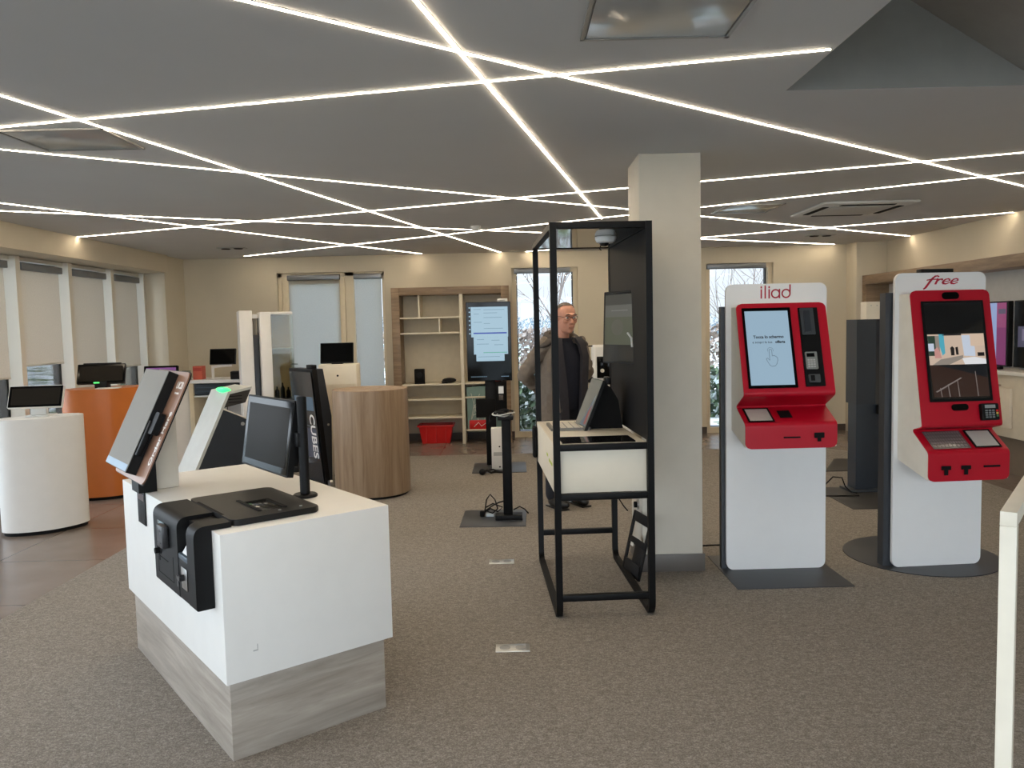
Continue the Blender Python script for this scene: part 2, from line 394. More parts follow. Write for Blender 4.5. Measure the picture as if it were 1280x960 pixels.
# left windows
edges = [-2.9, -1.0, .3, 1.55, 2.6, 3.5, 4.38, 5.25, 6.1, 6.82, 7.66, 8.565, 9.47, 10.30]
mu = None
for i, (a0, a1) in enumerate(zip(edges, edges[1:])):
    glazing('window_%d' % (i + 3), a0, a1, XL + .02, .0, 2.335, 'y', .036, .06, inn=-.02, fm=framel)
for a0, a1, zb, lab in ((8.625, 9.33, .98, 'beige window blind behind the orange podium, reaching lowest of the row'),
                        (9.53, 10.16, 1.17, 'narrow beige window blind next to the corner pier'),
                        (7.72, 8.42, 1.275, 'widest-looking beige blind above the white podium with the low screen'),
                        (6.88, 7.51, 1.17, 'beige blind cut by the picture edge, nearest of the row')):
    blind(lab, 'y', a0, a1, XL + .012, 2.275, zb, bl_l)
# front glazing behind the camera
fg = [-4.2, -2.5, -.8, .9, 2.6, 4.6]
for i, (a0, a1) in enumerate(zip(fg, fg[1:])):
    f = MB()
    for p, q in ((a0, a0 + .05), (a1 - .05, a1)): f.box((p, YF - .2, .06), (q, YF - .1, 2.45))
    o = S('window_%d' % (i + 30), f, framew); S('glass_pane', MB().box((a0 + .04, YF - .15, .06), (a1 - .04, YF - .144, 2.45)), glass, o)
# pillar
PX0, PX1, PY0, PY1 = .79, 1.163, 4.838, 5.27
S('wall_pillar', MB().box((PX0, PY0, 0), (PX1, PY1, CE), .004), pillarm)
kb = MB(); kb.box((PX0 - .012, PY0 - .012, 0), (PX1 + .012, PY1 + .012, .115), .002); S('baseboard_pillar', kb, mat('pillar_skirting', (92, 86, 80), .45))

# ---- LED strips let into the ceiling
LS = [((-.78, 2.51), (4.07, 6.34), 'long LED ceiling strip crossing from the top edge down to the picture\'s right side', 1.6, 1.0),
      ((-.27, 2.53), (.90, 7.71), 'steep LED ceiling strip running away from the viewer towards the black booth', 2.2, 0),
      ((-2.43, 3.89), (1.23, 3.06), 'LED ceiling strip ending at the dark triangular ceiling void', 1.95, 0),
      ((-2.11, 3.39), (-.09, 11.03), 'diagonal LED ceiling strip running from the near left to the back wall above the bookshelf', 2.0, 0),
      ((-2.72, 4.34), (5.06, 10.03), 'longest LED ceiling strip, passing behind the pillar to the right-hand wall', 2.0, 0),
      ((-4.4, 8.19), (3.24, 5.04), 'LED ceiling strip starting over the row of blinds and passing behind the pillar', 0, 1.75),
      ((-3.52, 10.63), (3.69, 5.74), 'LED ceiling strip starting at the back wall left of the glazed door', 0, 1.4),
      ((-3.81, 6.03), (-1.19, 10.87), 'LED ceiling strip ending at the back wall above the glazed door', 1.1, 0),
      ((-4.05, 6.40), (4.42, 10.86), 'LED ceiling strip reaching the back wall near the tall window on the right', .3, 0),
      ((.23, 10.90), (5.02, 7.93), 'LED ceiling strip starting above the tall window behind the man', 0, 0)]
for (x0, y0), (x1, y1), lab, e0, e1 in LS:
    a, b2 = V((x0, y0, 0)), V((x1, y1, 0)); d = (b2 - a).normalized(); a -= d * e0; b2 += d * e1
    if b2.y > YB - .02: b2 -= d * ((b2.y - YB + .02) / d.y)
    if a.y > YB - .02: a += d * ((a.y - YB + .02) / -d.y)
    if b2.x > XR - .02: b2 -= d * ((b2.x - XR + .02) / d.x)
    L = (b2 - a).length
    t = thing('light_strip', lab, 'ceiling light', (a.x, a.y, CE), math.degrees(math.atan2(d.y, d.x)), 'LED ceiling strips')
    MB().box((0, -.0075, -.003), (L, .0075, 0)).build('channel', alu, t)
    MB().box((.003, -.0065, -.005), (L - .003, .0065, -.003)).build('diffuser', led, t)
# ---- ceiling fittings
def glass_panel(x0, y0, x1, y1, lab):
    t = thing('ceiling_panel', lab, 'ceiling panel', ((x0 + x1) / 2, (y0 + y1) / 2, CE), 0, 'square glass ceiling panels'); L = t.location
    f = MB()
    for q in (((x0, y0), (x1, y0 + .014)), ((x0, y1 - .014), (x1, y1)), ((x0, y0), (x0 + .014, y1)), ((x1 - .014, y0), (x1, y1))): f.box((*q[0], CE - .009), (*q[1], CE))
    f.build('frame', alu, t, off=L)
    MB().box((x0 + .02, y0 + .02, CE - .007), (x1 - .02, y1 - .02, CE), .001).build('glass_face', glossy_panel, t, off=L)
glass_panel(.27, 2.27, .80, 2.90, 'glossy glass ceiling panel cut by the top edge of the picture')
glass_panel(-2.50, 3.95, -1.97, 4.40, 'glossy glass ceiling panel reflecting pale posts, over the windows side')
glass_panel(1.90, 6.98, 2.42, 7.52, 'glossy glass ceiling panel reflecting the sky, beside the air-conditioning unit')
ac = thing('air_conditioner', 'square white ceiling air-conditioning cassette with dark air slots', 'air conditioner', (3.15, 7.35, CE)); L = ac.location
MB().box((-.42, -.42, -.025), (.42, .42, 0), .012).build('panel', mat('ac_white', (205, 205, 203), .5), ac)
MB().box((-.27, -.27, -.032), (.27, .27, -.025), .003).build('intake_grille', mat('ac_grille', (190, 190, 188), .6), ac)
for k in range(4):
    MB().box((-.24, .305, -.029), (.24, .36, -.0249), xf=M.Rotation(k * PI / 2, 4, 'Z')).build('air_slot', blackr, ac)
for (x, y), lab in (((-3.32, 9.6), 'recessed twin ceiling spot near the corner above the desk monitors'), ((3.77, 9.68), 'recessed twin ceiling spot beyond the air-conditioning unit')):
    t = thing('ceiling_spot', lab, 'ceiling light', (x, y, CE), 0, 'recessed ceiling spots')
    MB().box((-.16, -.085, -.008), (.16, .085, 0), .003).build('trim_plate', mat('spot_trim', (170, 170, 168), .5), t)
    for sx in (-.075, .075): MB().cyl((sx, 0, -.0085), (sx, 0, -.016), .055, .048, n=20).build('lamp', blackr, t)
sm = thing('smoke_detector', 'small white smoke detector on the ceiling above the bookshelf display', 'smoke detector', (-.33, 8.05, CE))
MB().lathe([(.05, 0), (.05, -.02), (.035, -.045), (.02, -.05)][::-1], n=24).build('housing', white, sm)

# ================================================================== FRONT COUNTER and what stands on it (local x across, y along, rotated with the counter)
NX, NY, CA = -1.039, 2.735, 38.4
ct = thing('counter', 'white block counter on a grey oak plinth, nearest to the camera', 'counter', (NX, NY, 0), CA)
MB().box((0, 0, .295), (.675, 1.43, .843), .0025).build('body', white, ct)
MB().box((.014, .012, 0), (.64, 1.375, .295), .002).build('plinth', oakg, ct)
mk = MB(); mk.box((.1, -.0006, .395), (.118, 0, .40)).box((.115, -.0006, .4), (.118, 0, .42)); mk.build('scuff_mark', greyl, ct)

# payment console hooked over the counter edge
pc = thing('payment_console', 'black self-checkout payment console hooked over the white counter edge', 'payment terminal', (NX, NY, 0), CA)
def Lprof(u0=-.066, zt=.864, zb=.56, ub=.07, th=.02):
    return fillet([(-.002, zb), (u0, zb), (u0, zt), (ub, zt)], [.008, .045], 7)[0:] + [(ub, .8445), (-.002, .8445)]
body = MB()
body.prism(Lprof(), .285, .612, 'y', .003)
body.prism(Lprof(), .08, .168, 'y', .003)
body.prism(fillet([(-.002, .56), (-.064, .56), (-.064, .715), (-.002, .745)], .006), .166, .287, 'y', .002)
body.box((-.020, .166, .715), (-.002, .287, .8445)); body.box((-.02, .166, .8445), (.07, .287, .85))
body.build('front_housing', black, pc)
lid = MB(); lo = rrect(.073, .078, .418, .60, .035); lid.prism(lo, .8445, .868, 'z', .004); lid.build('top_lid', mat('black_lid', (24, 23, 22), .45, spec=.25), pc)
cs = MB(); cs.prism(rrect(.33, .09, .425, .43, .03), .8446, .862, 'z', .003); cs.build('scanner_base', black, pc)
sg = MB(); sg.box((.215, .16, .8682), (.30, .34, .8692), .0004); sg.build('scanner_glass', scrn2, pc)
sb = MB(); sb.box((.20, .155, .868), (.215, .40, .872), .001).box((.215, .34, .868), (.31, .352, .8715)).box((.30, .155, .868), (.315, .35, .8712)); sb.build('scanner_frame', blackr, pc)
for yy, xx in ((.12, .27), (.13, .36)): MB().cyl((xx, yy, .868), (xx, yy, .8705), .006, n=12).build('sensor_dot', chrome, pc)
sl = MB(); sl.box((.073, .195, .868), (.085, .50, .8684)); sl.build('seam', blackr, pc)
pr = MB(); pr.prism([(-.055, .735), (-.02, .79), (-.016, .79), (-.05, .735)], .19, .265, 'y'); pr.build('printed_receipt', mat('receipt_paper', (225, 226, 226), .7), pc)
rl = MB(); rl.box((-.066, .172, .715), (-.03, .28, .735), .004); rl.build('receipt_chute', mat('chute_grey', (70, 84, 96), .3), pc)
wd = MB(); wd.box((-.0685, .455, .745), (-.0655, .54, .815), .001); wd.build('reader_window', mat('reader_window_glass', (120, 140, 146), .15), pc)
cr = MB(); cr.box((-.092, .395, .725), (-.066, .47, .815), .007).box((-.094, .41, .745), (-.091, .455, .75)).box((-.094, .41, .79), (-.091, .455, .8), .001); cr.build('card_reader', mat('reader_grey', (62, 62, 64), .35, .2), pc)
tk = MB(); tk.box((-.0675, .515, .68), (-.0655, .575, .70)).box((-.0675, .535, .65), (-.0655, .555, .68)).box((-.0675, .42, .667), (-.0655, .53, .67)); tk.cyl((-.066, .54, .69), (-.084, .54, .69), .012, n=14).build('ticket_slot', blackr, pc)
gr = MB(); gr.box((-.067, .35, .60), (-.0657, .352, .70)).box((-.067, .35, .60), (-.0657, .56, .602)).box((-.067, .558, .60), (-.0657, .56, .66)); gr.build('panel_groove', blackr, pc)
lk = MB(); lk.box((-.068, .18, .61), (-.0655, .245, .69), .001); lk.build('lock_plate', chrome, pc)
ky = MB(); ky.cyl((-.066, .213, .655), (-.085, .213, .655), .012, n=14).box((-.088, .20, .648), (-.082, .226, .662)).cyl((-.066, .25, .65), (-.082, .25, .65), .009, n=12).box((-.09, .205, .625), (-.086, .222, .648), .002); ky.build('key', mat('key_dark', (60, 60, 62), .3, .6), pc)

# customer monitor on a pole
cm = thing('customer_monitor', 'dark touch monitor on a black pole standing on the white counter', 'monitor', (NX, NY, 0), CA)
D = (.495, .395)
MB().lathe([(.052, .8445), (.052, .852), (.046, .857)], D, 36).build('base_disc', black, cm)
MB().cyl((*D, .856), (*D, 1.275), .021, n=24, bev=.003).build('pole', black, cm)
mt = frame3((.452, .69, 1.092), (0, -1, 0), (.15, 0, .99))      # x towards the pole, y up the screen, z out of the glass
hs = MB(); hs.prism(rrect(-.27, -.165, .27, .165, .008), -.028, .0, 'z', .004, xf=mt).prism(rrect(-.2, -.12, .255, .12, .02), -.052, -.026, 'z', .006, xf=mt); hs.box((.465, .385, 1.06), (.5, .42, 1.12), .003)
hs.build('screen_housing', black, cm)
MB().prism(rrect(-.262, -.157, .262, .157, .004), .0002, .0016, 'z', xf=mt).build('screen_glass', scrn, cm)
MB().box((-.235, -.13, .0018), (.235, .13, .0022), xf=mt).build('display', gloss_dark('display_off_grey', (40, 37, 33), .2, .02), cm)

# order screen
os_ = thing('order_screen', 'tilted self-order screen with a bronze side panel on the white counter', 'order terminal', (NX, NY, 0), CA)
MB().box((.05, 1.03, .8435), (.157, 1.11, 1.25), .003).build('post', mat('post_grey_white', (206, 202, 192), .45), os_)
tx = frame3((.013, 1.13, 1.170), (0, -1, 0), (.425, 0, .905))     # x towards the near end, y up the slope, z out of the glass
MB().prism(rrect(-.205, -.24, .185, .24, .006), -.046, -.003, 'z', .003, xf=tx).build('monitor_housing', black, os_)
MB().prism(rrect(-.203, -.238, .183, .238, .004), -.003, .0, 'z', xf=tx).build('screen_glass', gloss_dark('silver_screen_reflection', (142, 140, 135), .5, .04), os_)  # flat grey colour stands in for the reflection on the glass
MB().box((-.2, -.236, .0003), (.18, -.205, .0012), xf=tx).build('lower_rail', mat('rail_lit_blue', (120, 150, 175), .3), os_)  # bluish light along the lower bezel is put into its colour
bp = MB(); bp.prism(rrect(-.185, -.262, .335, .255, .035), -.053, -.047, 'z', .001, xf=tx); bpo = bp.build('back_panel', [bronze], os_)
be = MB(); be.prism(rrect(-.189, -.266, .339, .259, .036), -.058, -.0535, 'z', xf=tx); be.build('back_panel_edge', black, os_)
t2 = tx @ M.Translation((.30, -.055, -.0468)) @ M.Rotation(PI / 2, 4, 'Z')
MB().mesh(text_mesh('Order Here', .05, bold=.0012), xf=t2).build('lettering', inkw, os_)
t3 = tx @ M.Translation((.265, .19, -.0468)) @ M.Rotation(0, 4, 'Z')
MB().mesh(text_mesh('UCB', .045, bold=.001), xf=t3).mesh(text_mesh('terminal', .018), xf=t3 @ M.Translation((0, -.035, 0))).build('panel_logo', inkw, os_)
rd = MB(); rd.prism(rrect(.215, -.05, .275, .05, .012), -.04, -.012, 'z', .004, xf=tx).box((.19, -.155, -.03), (.215, .005, -.005), .003, xf=tx).box((.2, -.02, -.046), (.25, .02, -.03), xf=tx).build('side_card_reader', blackm, os_)
wb = MB(); wb.prism([(-.03, .8445), (.048, .8445), (.048, 1.06), (-.03, .93)], .985, 1.105, 'y', .003); wb.build('wedge_bracket', black, os_)
fp = MB(); fp.box((-.006, .995, .69), (-.0012, 1.125, .843), .001); fpo = fp.build('front_plate', blackm, os_)
MB().box((-.0072, 1.01, .80), (-.0058, 1.11, .83)).build('red_strip', mat('dark_red_window', (60, 22, 20), .3), os_)

# ================================================================== RED KIOSKS
def kiosk(name, label, cat, loc, rz, W, H, RW, prof, colx=0):
    """panel standing at local y=0, console towards -y. prof: list of (forward, z) of the red fascia from top to bottom"""
    t = thing(name, label, cat, loc, rz)
    MB().prism(rrect(-W / 2, .012, W / 2, H, .045), 0, .022, 'y', .002).build('front_panel', whitep, t)
    pts = fillet([(-d, z) for d, z in prof], [.02] * (len(prof) - 2), 5)
    # dense resample for rounded corners
    P = [V(p) for p in pts]; dense = []
    for a, c in zip(P, P[1:]):
        n = max(1, int((c - a).length / .006)); dense += [a.lerp(c, k / n) for k in range(n)]
    dense.append(P[-1]); acc = [0]
    for a, c in zip(dense, dense[1:]): acc.append(acc[-1] + (c - a).length)
    LT = acc[-1]; r = .035; b = bmesh.new(); rows = []
    for p, s in zip(dense, acc):
        e = min(s, LT - s); w = RW / 2 - (r - math.sqrt(max(0, r * r - (r - e) ** 2)) if e < r else 0)
        rows.append((b.verts.new((-w + colx, p.x, p.y)), b.verts.new((w + colx, p.x, p.y))))
    for A, B in zip(rows, rows[1:]): b.faces.new((A[0], A[1], B[1], B[0]))
    bmesh.ops.recalc_face_normals(b, faces=b.faces)
    if sum(f.normal.y for f in b.faces) < 0: pass
    else: bmesh.ops.reverse_faces(b, faces=b.faces)
    bmesh.ops.solidify(b, geom=list(b.faces), thickness=.006)
    m = MB(); m._merge(b); m.build('red_fascia', red, t, ang=40)
    # white housing behind the fascia
    top, bot = prof[0], prof[-1]
    hp = [(-.001, top[1] - .02)] + [(-(d - .009), z - (.006 if k == 0 else 0) + (.006 if k == len(prof) - 1 else 0)) for k, (d, z) in enumerate(prof)] + [(-.001, bot[1] + .06 + .02)]
    hp[1] = (-(prof[0][0] - .009), prof[0][1] - .018)
    MB().prism(hp, -RW / 2 + .003 + colx, RW / 2 - .001 + colx, 'x', .001).build('housing', mat('kiosk_side_cream', (226, 222, 212), .4), t)
    return t
def onface(prof, i, W, colx=0, out=.0068):
    """matrix on straight run i of the fascia profile: local x across from left edge (m), y down the slope from its start (m), z outwards; returns matrix and length"""
    a, c = V((0, -prof[i][0], prof[i][1])), V((0, -prof[i + 1][0], prof[i + 1][1])); L = (c - a).length
    y = (c - a).normalized(); x = V((1, 0, 0)); z = y.cross(x)          # points towards the viewer
    o = a + z * out + V((-W / 2 + colx, 0, 0))
    return M(((x.x, y.x, z.x, o.x), (x.y, y.y, z.y, o.y), (x.z, y.z, z.z, o.z), (0, 0, 0, 1))), L
def flip(m, px, py): return m @ M.Translation((px, py, 0)) @ M.Diagonal((1, -1, 1, 1))
# --- kiosk with the blue-white screen
W1 = .533
p1 = [(.10, 1.652), (.262, 1.117), (.11, 1.04), (.285, .955), (.285, .81)]
k1 = kiosk('service_kiosk', 'white and red kiosk with a lit blue screen, standing next to the pillar', 'kiosk', (1.6125, 4.82, 0), .8, .615, 1.772, W1, p1, -.011)
MB().prism([(-.33, .012), (.305, .012), (.305, 1.64), (-.33, 1.64)], .03, .075, 'y', .002).build('back_column', dgrey, k1)
MB().box((-.345, -.355, 0.007), (.335, .31, .0125), .002).build('base_plate', dgrey, k1)
lg = MB()
X0 = frame3((-.098, -.0006, 1.685), (1, 0, 0), (0, 0, 1)); st = .0085; th = .0012
def arc(cx, cy, r, a0, a1, n=22): return [(cx + r * math.cos(R(a0 + (a1 - a0) * k / n)), cy + r * math.sin(R(a0 + (a1 - a0) * k / n))) for k in range(n + 1)]
lg.stroke([(.006, 0), (.006, .052)], st, th, X0).stroke([(.006, .062), (.006, .070)], st, th, X0)
lg.stroke([(.030, 0), (.030, .074)], st, th, X0)
lg.stroke([(.054, 0), (.054, .052)], st, th, X0).stroke([(.054, .062), (.054, .070)], st, th, X0)
lg.stroke(arc(.093, .026, .024, 0, 360), st, th, X0).stroke([(.117, 0), (.117, .052)], st, th, X0)
lg.stroke(arc(.157, .026, .024, 0, 360), st, th, X0).stroke([(.181, .026), (.181, .078)], st, th, X0)
lg.build('header_lettering', inkred, k1)
m0, L0 = onface(p1, 0, W1, -.011)
def fr(a, c, d, e, L, W): return (a * W, d * L), (c * W, e * L)
def pane(mb, q, z0, z1, m, r=.003, mi=0): mb.prism(rrect(q[0][0], q[0][1], q[1][0], q[1][1], r), z0, z1, 'z', xf=m, mi=mi); return mb
q = fr(.055, .594, .055, .925, L0, W1); pane(MB(), q, -.001, .0012, m0).build('screen_bezel', scrn, k1)
q2 = fr(.083, .563, .09, .893, L0, W1); sc1 = pane(MB(), q2, .0012, .0018, m0, .001).build('display', scr('kiosk_blue_screen', (158, 186, 206), .85), k1)
cx = (q2[0][0] + q2[1][0]) / 2; cy = q2[0][1]; hh = q2[1][1] - q2[0][1]
tm = MB(); tm.mesh(text_mesh('Tocca lo schermo', .0245, bold=.0007), xf=flip(m0, cx, cy + hh * .355) @ M.Translation((0, 0, .002)))
tm.mesh(text_mesh('e scopri la tua ', .0205), xf=flip(m0, cx - .036, cy + hh * .425) @ M.Translation((0, 0, .002)))
tm.mesh(text_mesh('offerta', .0215, bold=.0008), xf=flip(m0, cx + .066, cy + hh * .425) @ M.Translation((0, 0, .002)))
tm.build('screen_text', inkk, sc1)
hm = MB(); HM = flip(m0, cx + .003, cy + hh * .63) @ M.Translation((0, 0, .002)); hw = .0022
hm.stroke([(-.008, -.015), (-.008, .04)], hw, .0004, HM).stroke(arc(0, .04, .008, 180, 0, 8), hw, .0004, HM).stroke([(.008, .04), (.008, .008)], hw, .0004, HM)
hm.stroke([(.008, .008), (.02, .01), (.03, .004), (.038, -.004), (.038, -.02), (.03, -.042), (.02, -.052), (0, -.055), (-.012, -.045), (-.024, -.02), (-.028, -.008), (-.02, -.004), (-.008, -.018)], hw, .0004, HM)
hm.stroke(arc(0, .042, .017, 200, -20, 10), hw * .7, .0004, HM)
hm.build('touch_icon', mat('icon_grey', (92, 108, 128), .5, vary=0), sc1)
q = fr(.682, .897, .062, .915, L0, W1)
pane(MB(), q, -.012, .0008, m0, .002).build('reader_bay', blackr, k1)
bay = q
rb = pane(MB(), ((.70 * W1, .07 * L0), (.845 * W1, .36 * L0)), .001, .008, m0, .004).build('bank_note_reader', mat('bay_dark_grey', (58, 62, 66), .4), k1)
pane(MB(), ((.73 * W1, .10 * L0), (.80 * W1, .33 * L0)), .008, .012, m0, .004).build('reader_cover', charc, rb)
cr = pane(MB(), ((.702 * W1, .55 * L0), (.83 * W1, .735 * L0)), .001, .012, m0, .005).build('card_terminal', mat('terminal_grey', (128, 130, 126), .4), k1)
pane(MB(), ((.715 * W1, .565 * L0), (.80 * W1, .605 * L0)), .012, .0128, m0, .001).build('terminal_screen', scrn, cr)
kp = MB()
for a in range(3):
    for d in range(4): pane(kp, (((.72 + a * .03) * W1, (.63 + d * .024) * L0), ((.742 + a * .03) * W1, (.645 + d * .024) * L0)), .012, .014, m0, .001)
kp.build('keypad', greyl, cr)
cn = pane(MB(), ((.715 * W1, .79 * L0), (.84 * W1, .875 * L0)), .001, .010, m0, .004).build('coin_slot_unit', mat('coin_grey', (88, 90, 90), .35, .4), k1)
pane(MB(), ((.735 * W1, .80 * L0), (.78 * W1, .86 * L0)), .010, .0112, m0, .002).build('coin_opening', blackr, cn)
m2, L2 = onface(p1, 2, W1, -.011)
g = pane(MB(), ((.045 * W1, .17 * L2), (.33 * W1, .93 * L2)), -.001, .0015, m2, .002).build('scanner_bezel', blackr, k1)
pane(MB(), ((.065 * W1, .23 * L2), (.31 * W1, .87 * L2)), .0015, .002, m2, .001).build('scanner_glass', mat('milky_scanner_glass', (188, 184, 176), .12), g)
pane(MB(), ((.41 * W1, .34 * L2), (.545 * W1, .72 * L2)), -.001, .0015, m2, .002).build('reader_pad', blackr, k1)
m3, L3 = onface(p1, 3, W1, -.011)
pane(MB(), ((.41 * W1, .52 * L3), (.595 * W1, .58 * L3)), -.001, .001, m3, .003).build('card_slot', blackr, k1)
pane(pane(MB(), ((.745 * W1, .38 * L3), (.855 * W1, .6 * L3)), -.001, .001, m3, .004), ((.78 * W1, .6 * L3), (.82 * W1, .74 * L3)), -.001, .001, m3, .002).build('receipt_slot', blackr, k1)

# --- kiosk with the dark video screen
W2 = .487
p2 = [(.115, 1.705), (.262, .912), (.165, .885), (.325, .775), (.325, .607)]
k2 = kiosk('service_kiosk', 'white and red kiosk with a dark video screen on a round base', 'kiosk', (2.605, 4.815, 0), 4.2, .572, 1.815, W2, p2, -.02)
MB().prism([(-.325, .012), (.30, .012), (.30, 1.70), (-.325, 1.70)], .035, .10, 'y', .002).build('back_column', dgrey, k2)
MB().box((-.105, .03, 1.78), (.10, .085, 1.84), .004).build('router_box', black, k2)
MB().lathe([(.46, .007), (.465, .009), (.465, .012), (.46, .0125)], (.04, .235), 72).build('base_plate', dgrey, k2)
lg = MB(); X0 = frame3((-.108, -.0006, 1.737), (1, 0, 0), (.32, 0, 1)); X0 = M.Translation((0, 0, 0)) @ M(((1, .3, 0, -.108), (0, 0, -1, -.0006), (0, .78, 0, 1.747), (0, 0, 0, 1)))
st = .010
lg.stroke([(.078, .056), (.068, .062), (.055, .060), (.044, .046), (.034, .02), (.02, -.028), (.012, -.036)], [.009, .010, .013, .015, .015, .013], th, X0).stroke([(.012, .030), (.034, .036), (.066, .036)], .0085, th, X0)
lg.stroke([(.072, .038), (.078, .034), (.074, 0)], .013, th, X0).stroke([(.076, .02), (.09, .034), (.104, .037), (.108, .030)], .010, th, X0)
for ex in (.118, .170):
    lg.stroke([(ex, .016), (ex + .038, .022), (ex + .036, .033), (ex + .024, .038), (ex + .010, .034), (ex, .022), (ex - .001, .010), (ex + .008, .001), (ex + .022, -.001), (ex + .04, .008)], [.007, .008, .009, .009, .011, .013, .013, .010, .008], th, X0)
lg.build('header_lettering', inkred, k2)
m0, L0 = onface(p2, 0, W2, -.02)
pane(MB(), ((.39 * W2, .018 * L0), (.605 * W2, .07 * L0)), -.001, .0015, m0, .02).build('camera_window', scrn, k2)
pane(MB(), ((.375 * W2, .838 * L0), (.585 * W2, .885 * L0)), -.001, .0015, m0, .018).build('sensor_window', scrn, k2)
bz = pane(MB(), ((.115 * W2, .082 * L0), (.90 * W2, .82 * L0)), -.001, .0012, m0, .003).build('screen_bezel', blackr, k2)
sd = pane(MB(), ((.145 * W2, .098 * L0), (.87 * W2, .80 * L0)), .0012, .0018, m0, .001).build('display', gloss_dark('kiosk_dark_display', (16, 17, 20), .05), bz)
# picture shown on the display: a pale reception room and, below, brown boards with thin rails
pic = MB(); cols = [(214, 190, 170), (84, 176, 196), (60, 84, 70), (238, 238, 240), (40, 34, 36), (150, 140, 130), (190, 172, 162), (206, 216, 232), (64, 40, 32), (130, 120, 116), (20, 24, 32), (206, 150, 142), (222, 196, 172)]
pm = [scr('kiosk_picture_%d' % i, c, .8 if c[0] > 70 else .5) for i, c in enumerate(cols)]
x0, x1, y0, y1 = .155, .862, .328, .552
def PQ(mi, a0, b0, a1, b1, z=.0024): 
    pic.prism([((x0 + (x1 - x0) * a) * W2, (y0 + (y1 - y0) * bb) * L0) for a, bb in ((a0, b0), (a1, b0), (a1, b1), (a0, b1))], .0018, z, 'z', mi=mi, xf=m0)
def PP(mi, pts, z): pic.prism([((x0 + (x1 - x0) * a) * W2, (y0 + (y1 - y0) * bb) * L0) for a, bb in pts], .0018, z, 'z', mi=mi, xf=m0)
PQ(0, 0, 0, 1, 1); PQ(2, 0, .05, .13, .7, .0026); PQ(7, 0, .3, .1, .55, .0027); PP(1, [(.2, 0), (.29, 0), (.29, .62), (.24, .7), (.2, .4)], .0027); PQ(5, .13, .05, .2, .6, .0026)
PQ(4, .26, 0, .6, .05, .0027); PP(7, [(.60, .05), (.75, .05), (.75, .4), (.82, .42), (.82, .74), (.62, .72)], .0027); PQ(12, .75, 0, 1, .4, .0028)
PP(4, [(.385, .45), (.42, .4), (.455, .46), (.45, .7), (.39, .7)], .0028); PP(4, [(.475, .44), (.52, .42), (.525, .68), (.48, .68)], .0028)
PP(5, [(.05, 1), (.2, .82), (.6, .7), (.6, .8), (.34, 1)], .0028); PP(3, [(.58, .8), (.8, .76), (1, .84), (1, 1), (.62, 1)], .0029); PP(11, [(.1, .5), (.16, .42), (.2, .6), (.22, .78), (.1, .78)], .0028); PQ(4, .86, .62, .98, .74, .0029)
PP(8, [(0, 1.02), (.12, 1.02), (.5, 1.18), (1, 1.45), (1, 2.05), (.02, 2.05)], .0024); PP(10, [(.12, 1.02), (1, 1.02), (1, 1.45), (.5, 1.18)], .0025)
for a in (.14, .28, .45, .78): PP(9, [(a, 1.86 - a * .8), (a + .012, 1.85 - a * .8), (a + .03, 2.04), (a + .015, 2.04)], .0026)
PP(9, [(.06, 1.86), (.52, 1.42), (.535, 1.45), (.08, 1.89)], .0026)
pic.build('screen_picture', pm, bz)
tm_ = pane(MB(), ((.715 * W2, .842 * L0), (.925 * W2, .962 * L0)), -.001, .024, m0, .008).build('card_terminal', black, k2)
pane(MB(), ((.755 * W2, .852 * L0), (.885 * W2, .876 * L0)), .024, .0246, m0, .001).build('terminal_screen', mat('lcd_grey', (146, 150, 148), .2), tm_)
kp = MB()
for a in range(3):
    for d in range(4): pane(kp, (((.755 + a * .042) * W2, (.887 + d * .016) * L0), ((.785 + a * .042) * W2, (.898 + d * .016) * L0)), .024, .0258, m0, .001)
kp.build('keypad', mat('key_grey', (120, 124, 126), .5), tm_)
kc = MB()
for d, c in enumerate((0, 1, 2)): pane(kc, ((.89 * W2, (.888 + d * .018) * L0), (.915 * W2, (.902 + d * .018) * L0)), .024, .0262, m0, .001, mi=c)
kc.build('function_keys', [redp, mat('key_yellow', (214, 180, 90), .5), mat('key_green', (60, 110, 70), .5)], tm_)
m2, L2 = onface(p2, 2, W2, -.02)
kbp = pane(MB(), ((.085 * W2, .13 * L2), (.545 * W2, .88 * L2)), -.001, .002, m2, .004).build('keyboard', mat('keyboard_steel', (128, 126, 124), .35, .6), k2)
ks = MB()
for d in range(5):
    n = 13 if d < 4 else 9
    for a in range(n):
        wd_ = .43 / n; pane(ks, (((.10 + a * wd_) * W2, (.17 + d * .138) * L2), ((.10 + (a + .76) * wd_) * W2, (.17 + d * .138 + .1) * L2)), .002, .0042, m2, .001)
ks.build('key_field', mat('steel_keys', (168, 166, 164), .3, .7), kbp)
g = pane(MB(), ((.60 * W2, .10 * L2), (.93 * W2, .88 * L2)), -.001, .0015, m2, .002).build('scanner_bezel', blackr, k2)
pane(MB(), ((.625 * W2, .16 * L2), (.905 * W2, .82 * L2)), .0015, .002, m2, .001).build('scanner_glass', mat('milky_scanner_glass', (188, 184, 176), .12), g)
m3, L3 = onface(p2, 3, W2, -.02)
for a in (.15, .395):
    pane(pane(MB(), ((a * W2, .46 * L3), ((a + .12) * W2, .6 * L3)), -.001, .001, m3, .003), (((a + .035) * W2, .6 * L3), ((a + .085) * W2, .78 * L3)), -.001, .001, m3, .002).build('receipt_slot', blackr, k2)
pane(MB(), ((.67 * W2, .48 * L3), (.875 * W2, .55 * L3)), -.001, .001, m3, .003).build('card_slot', blackr, k2)

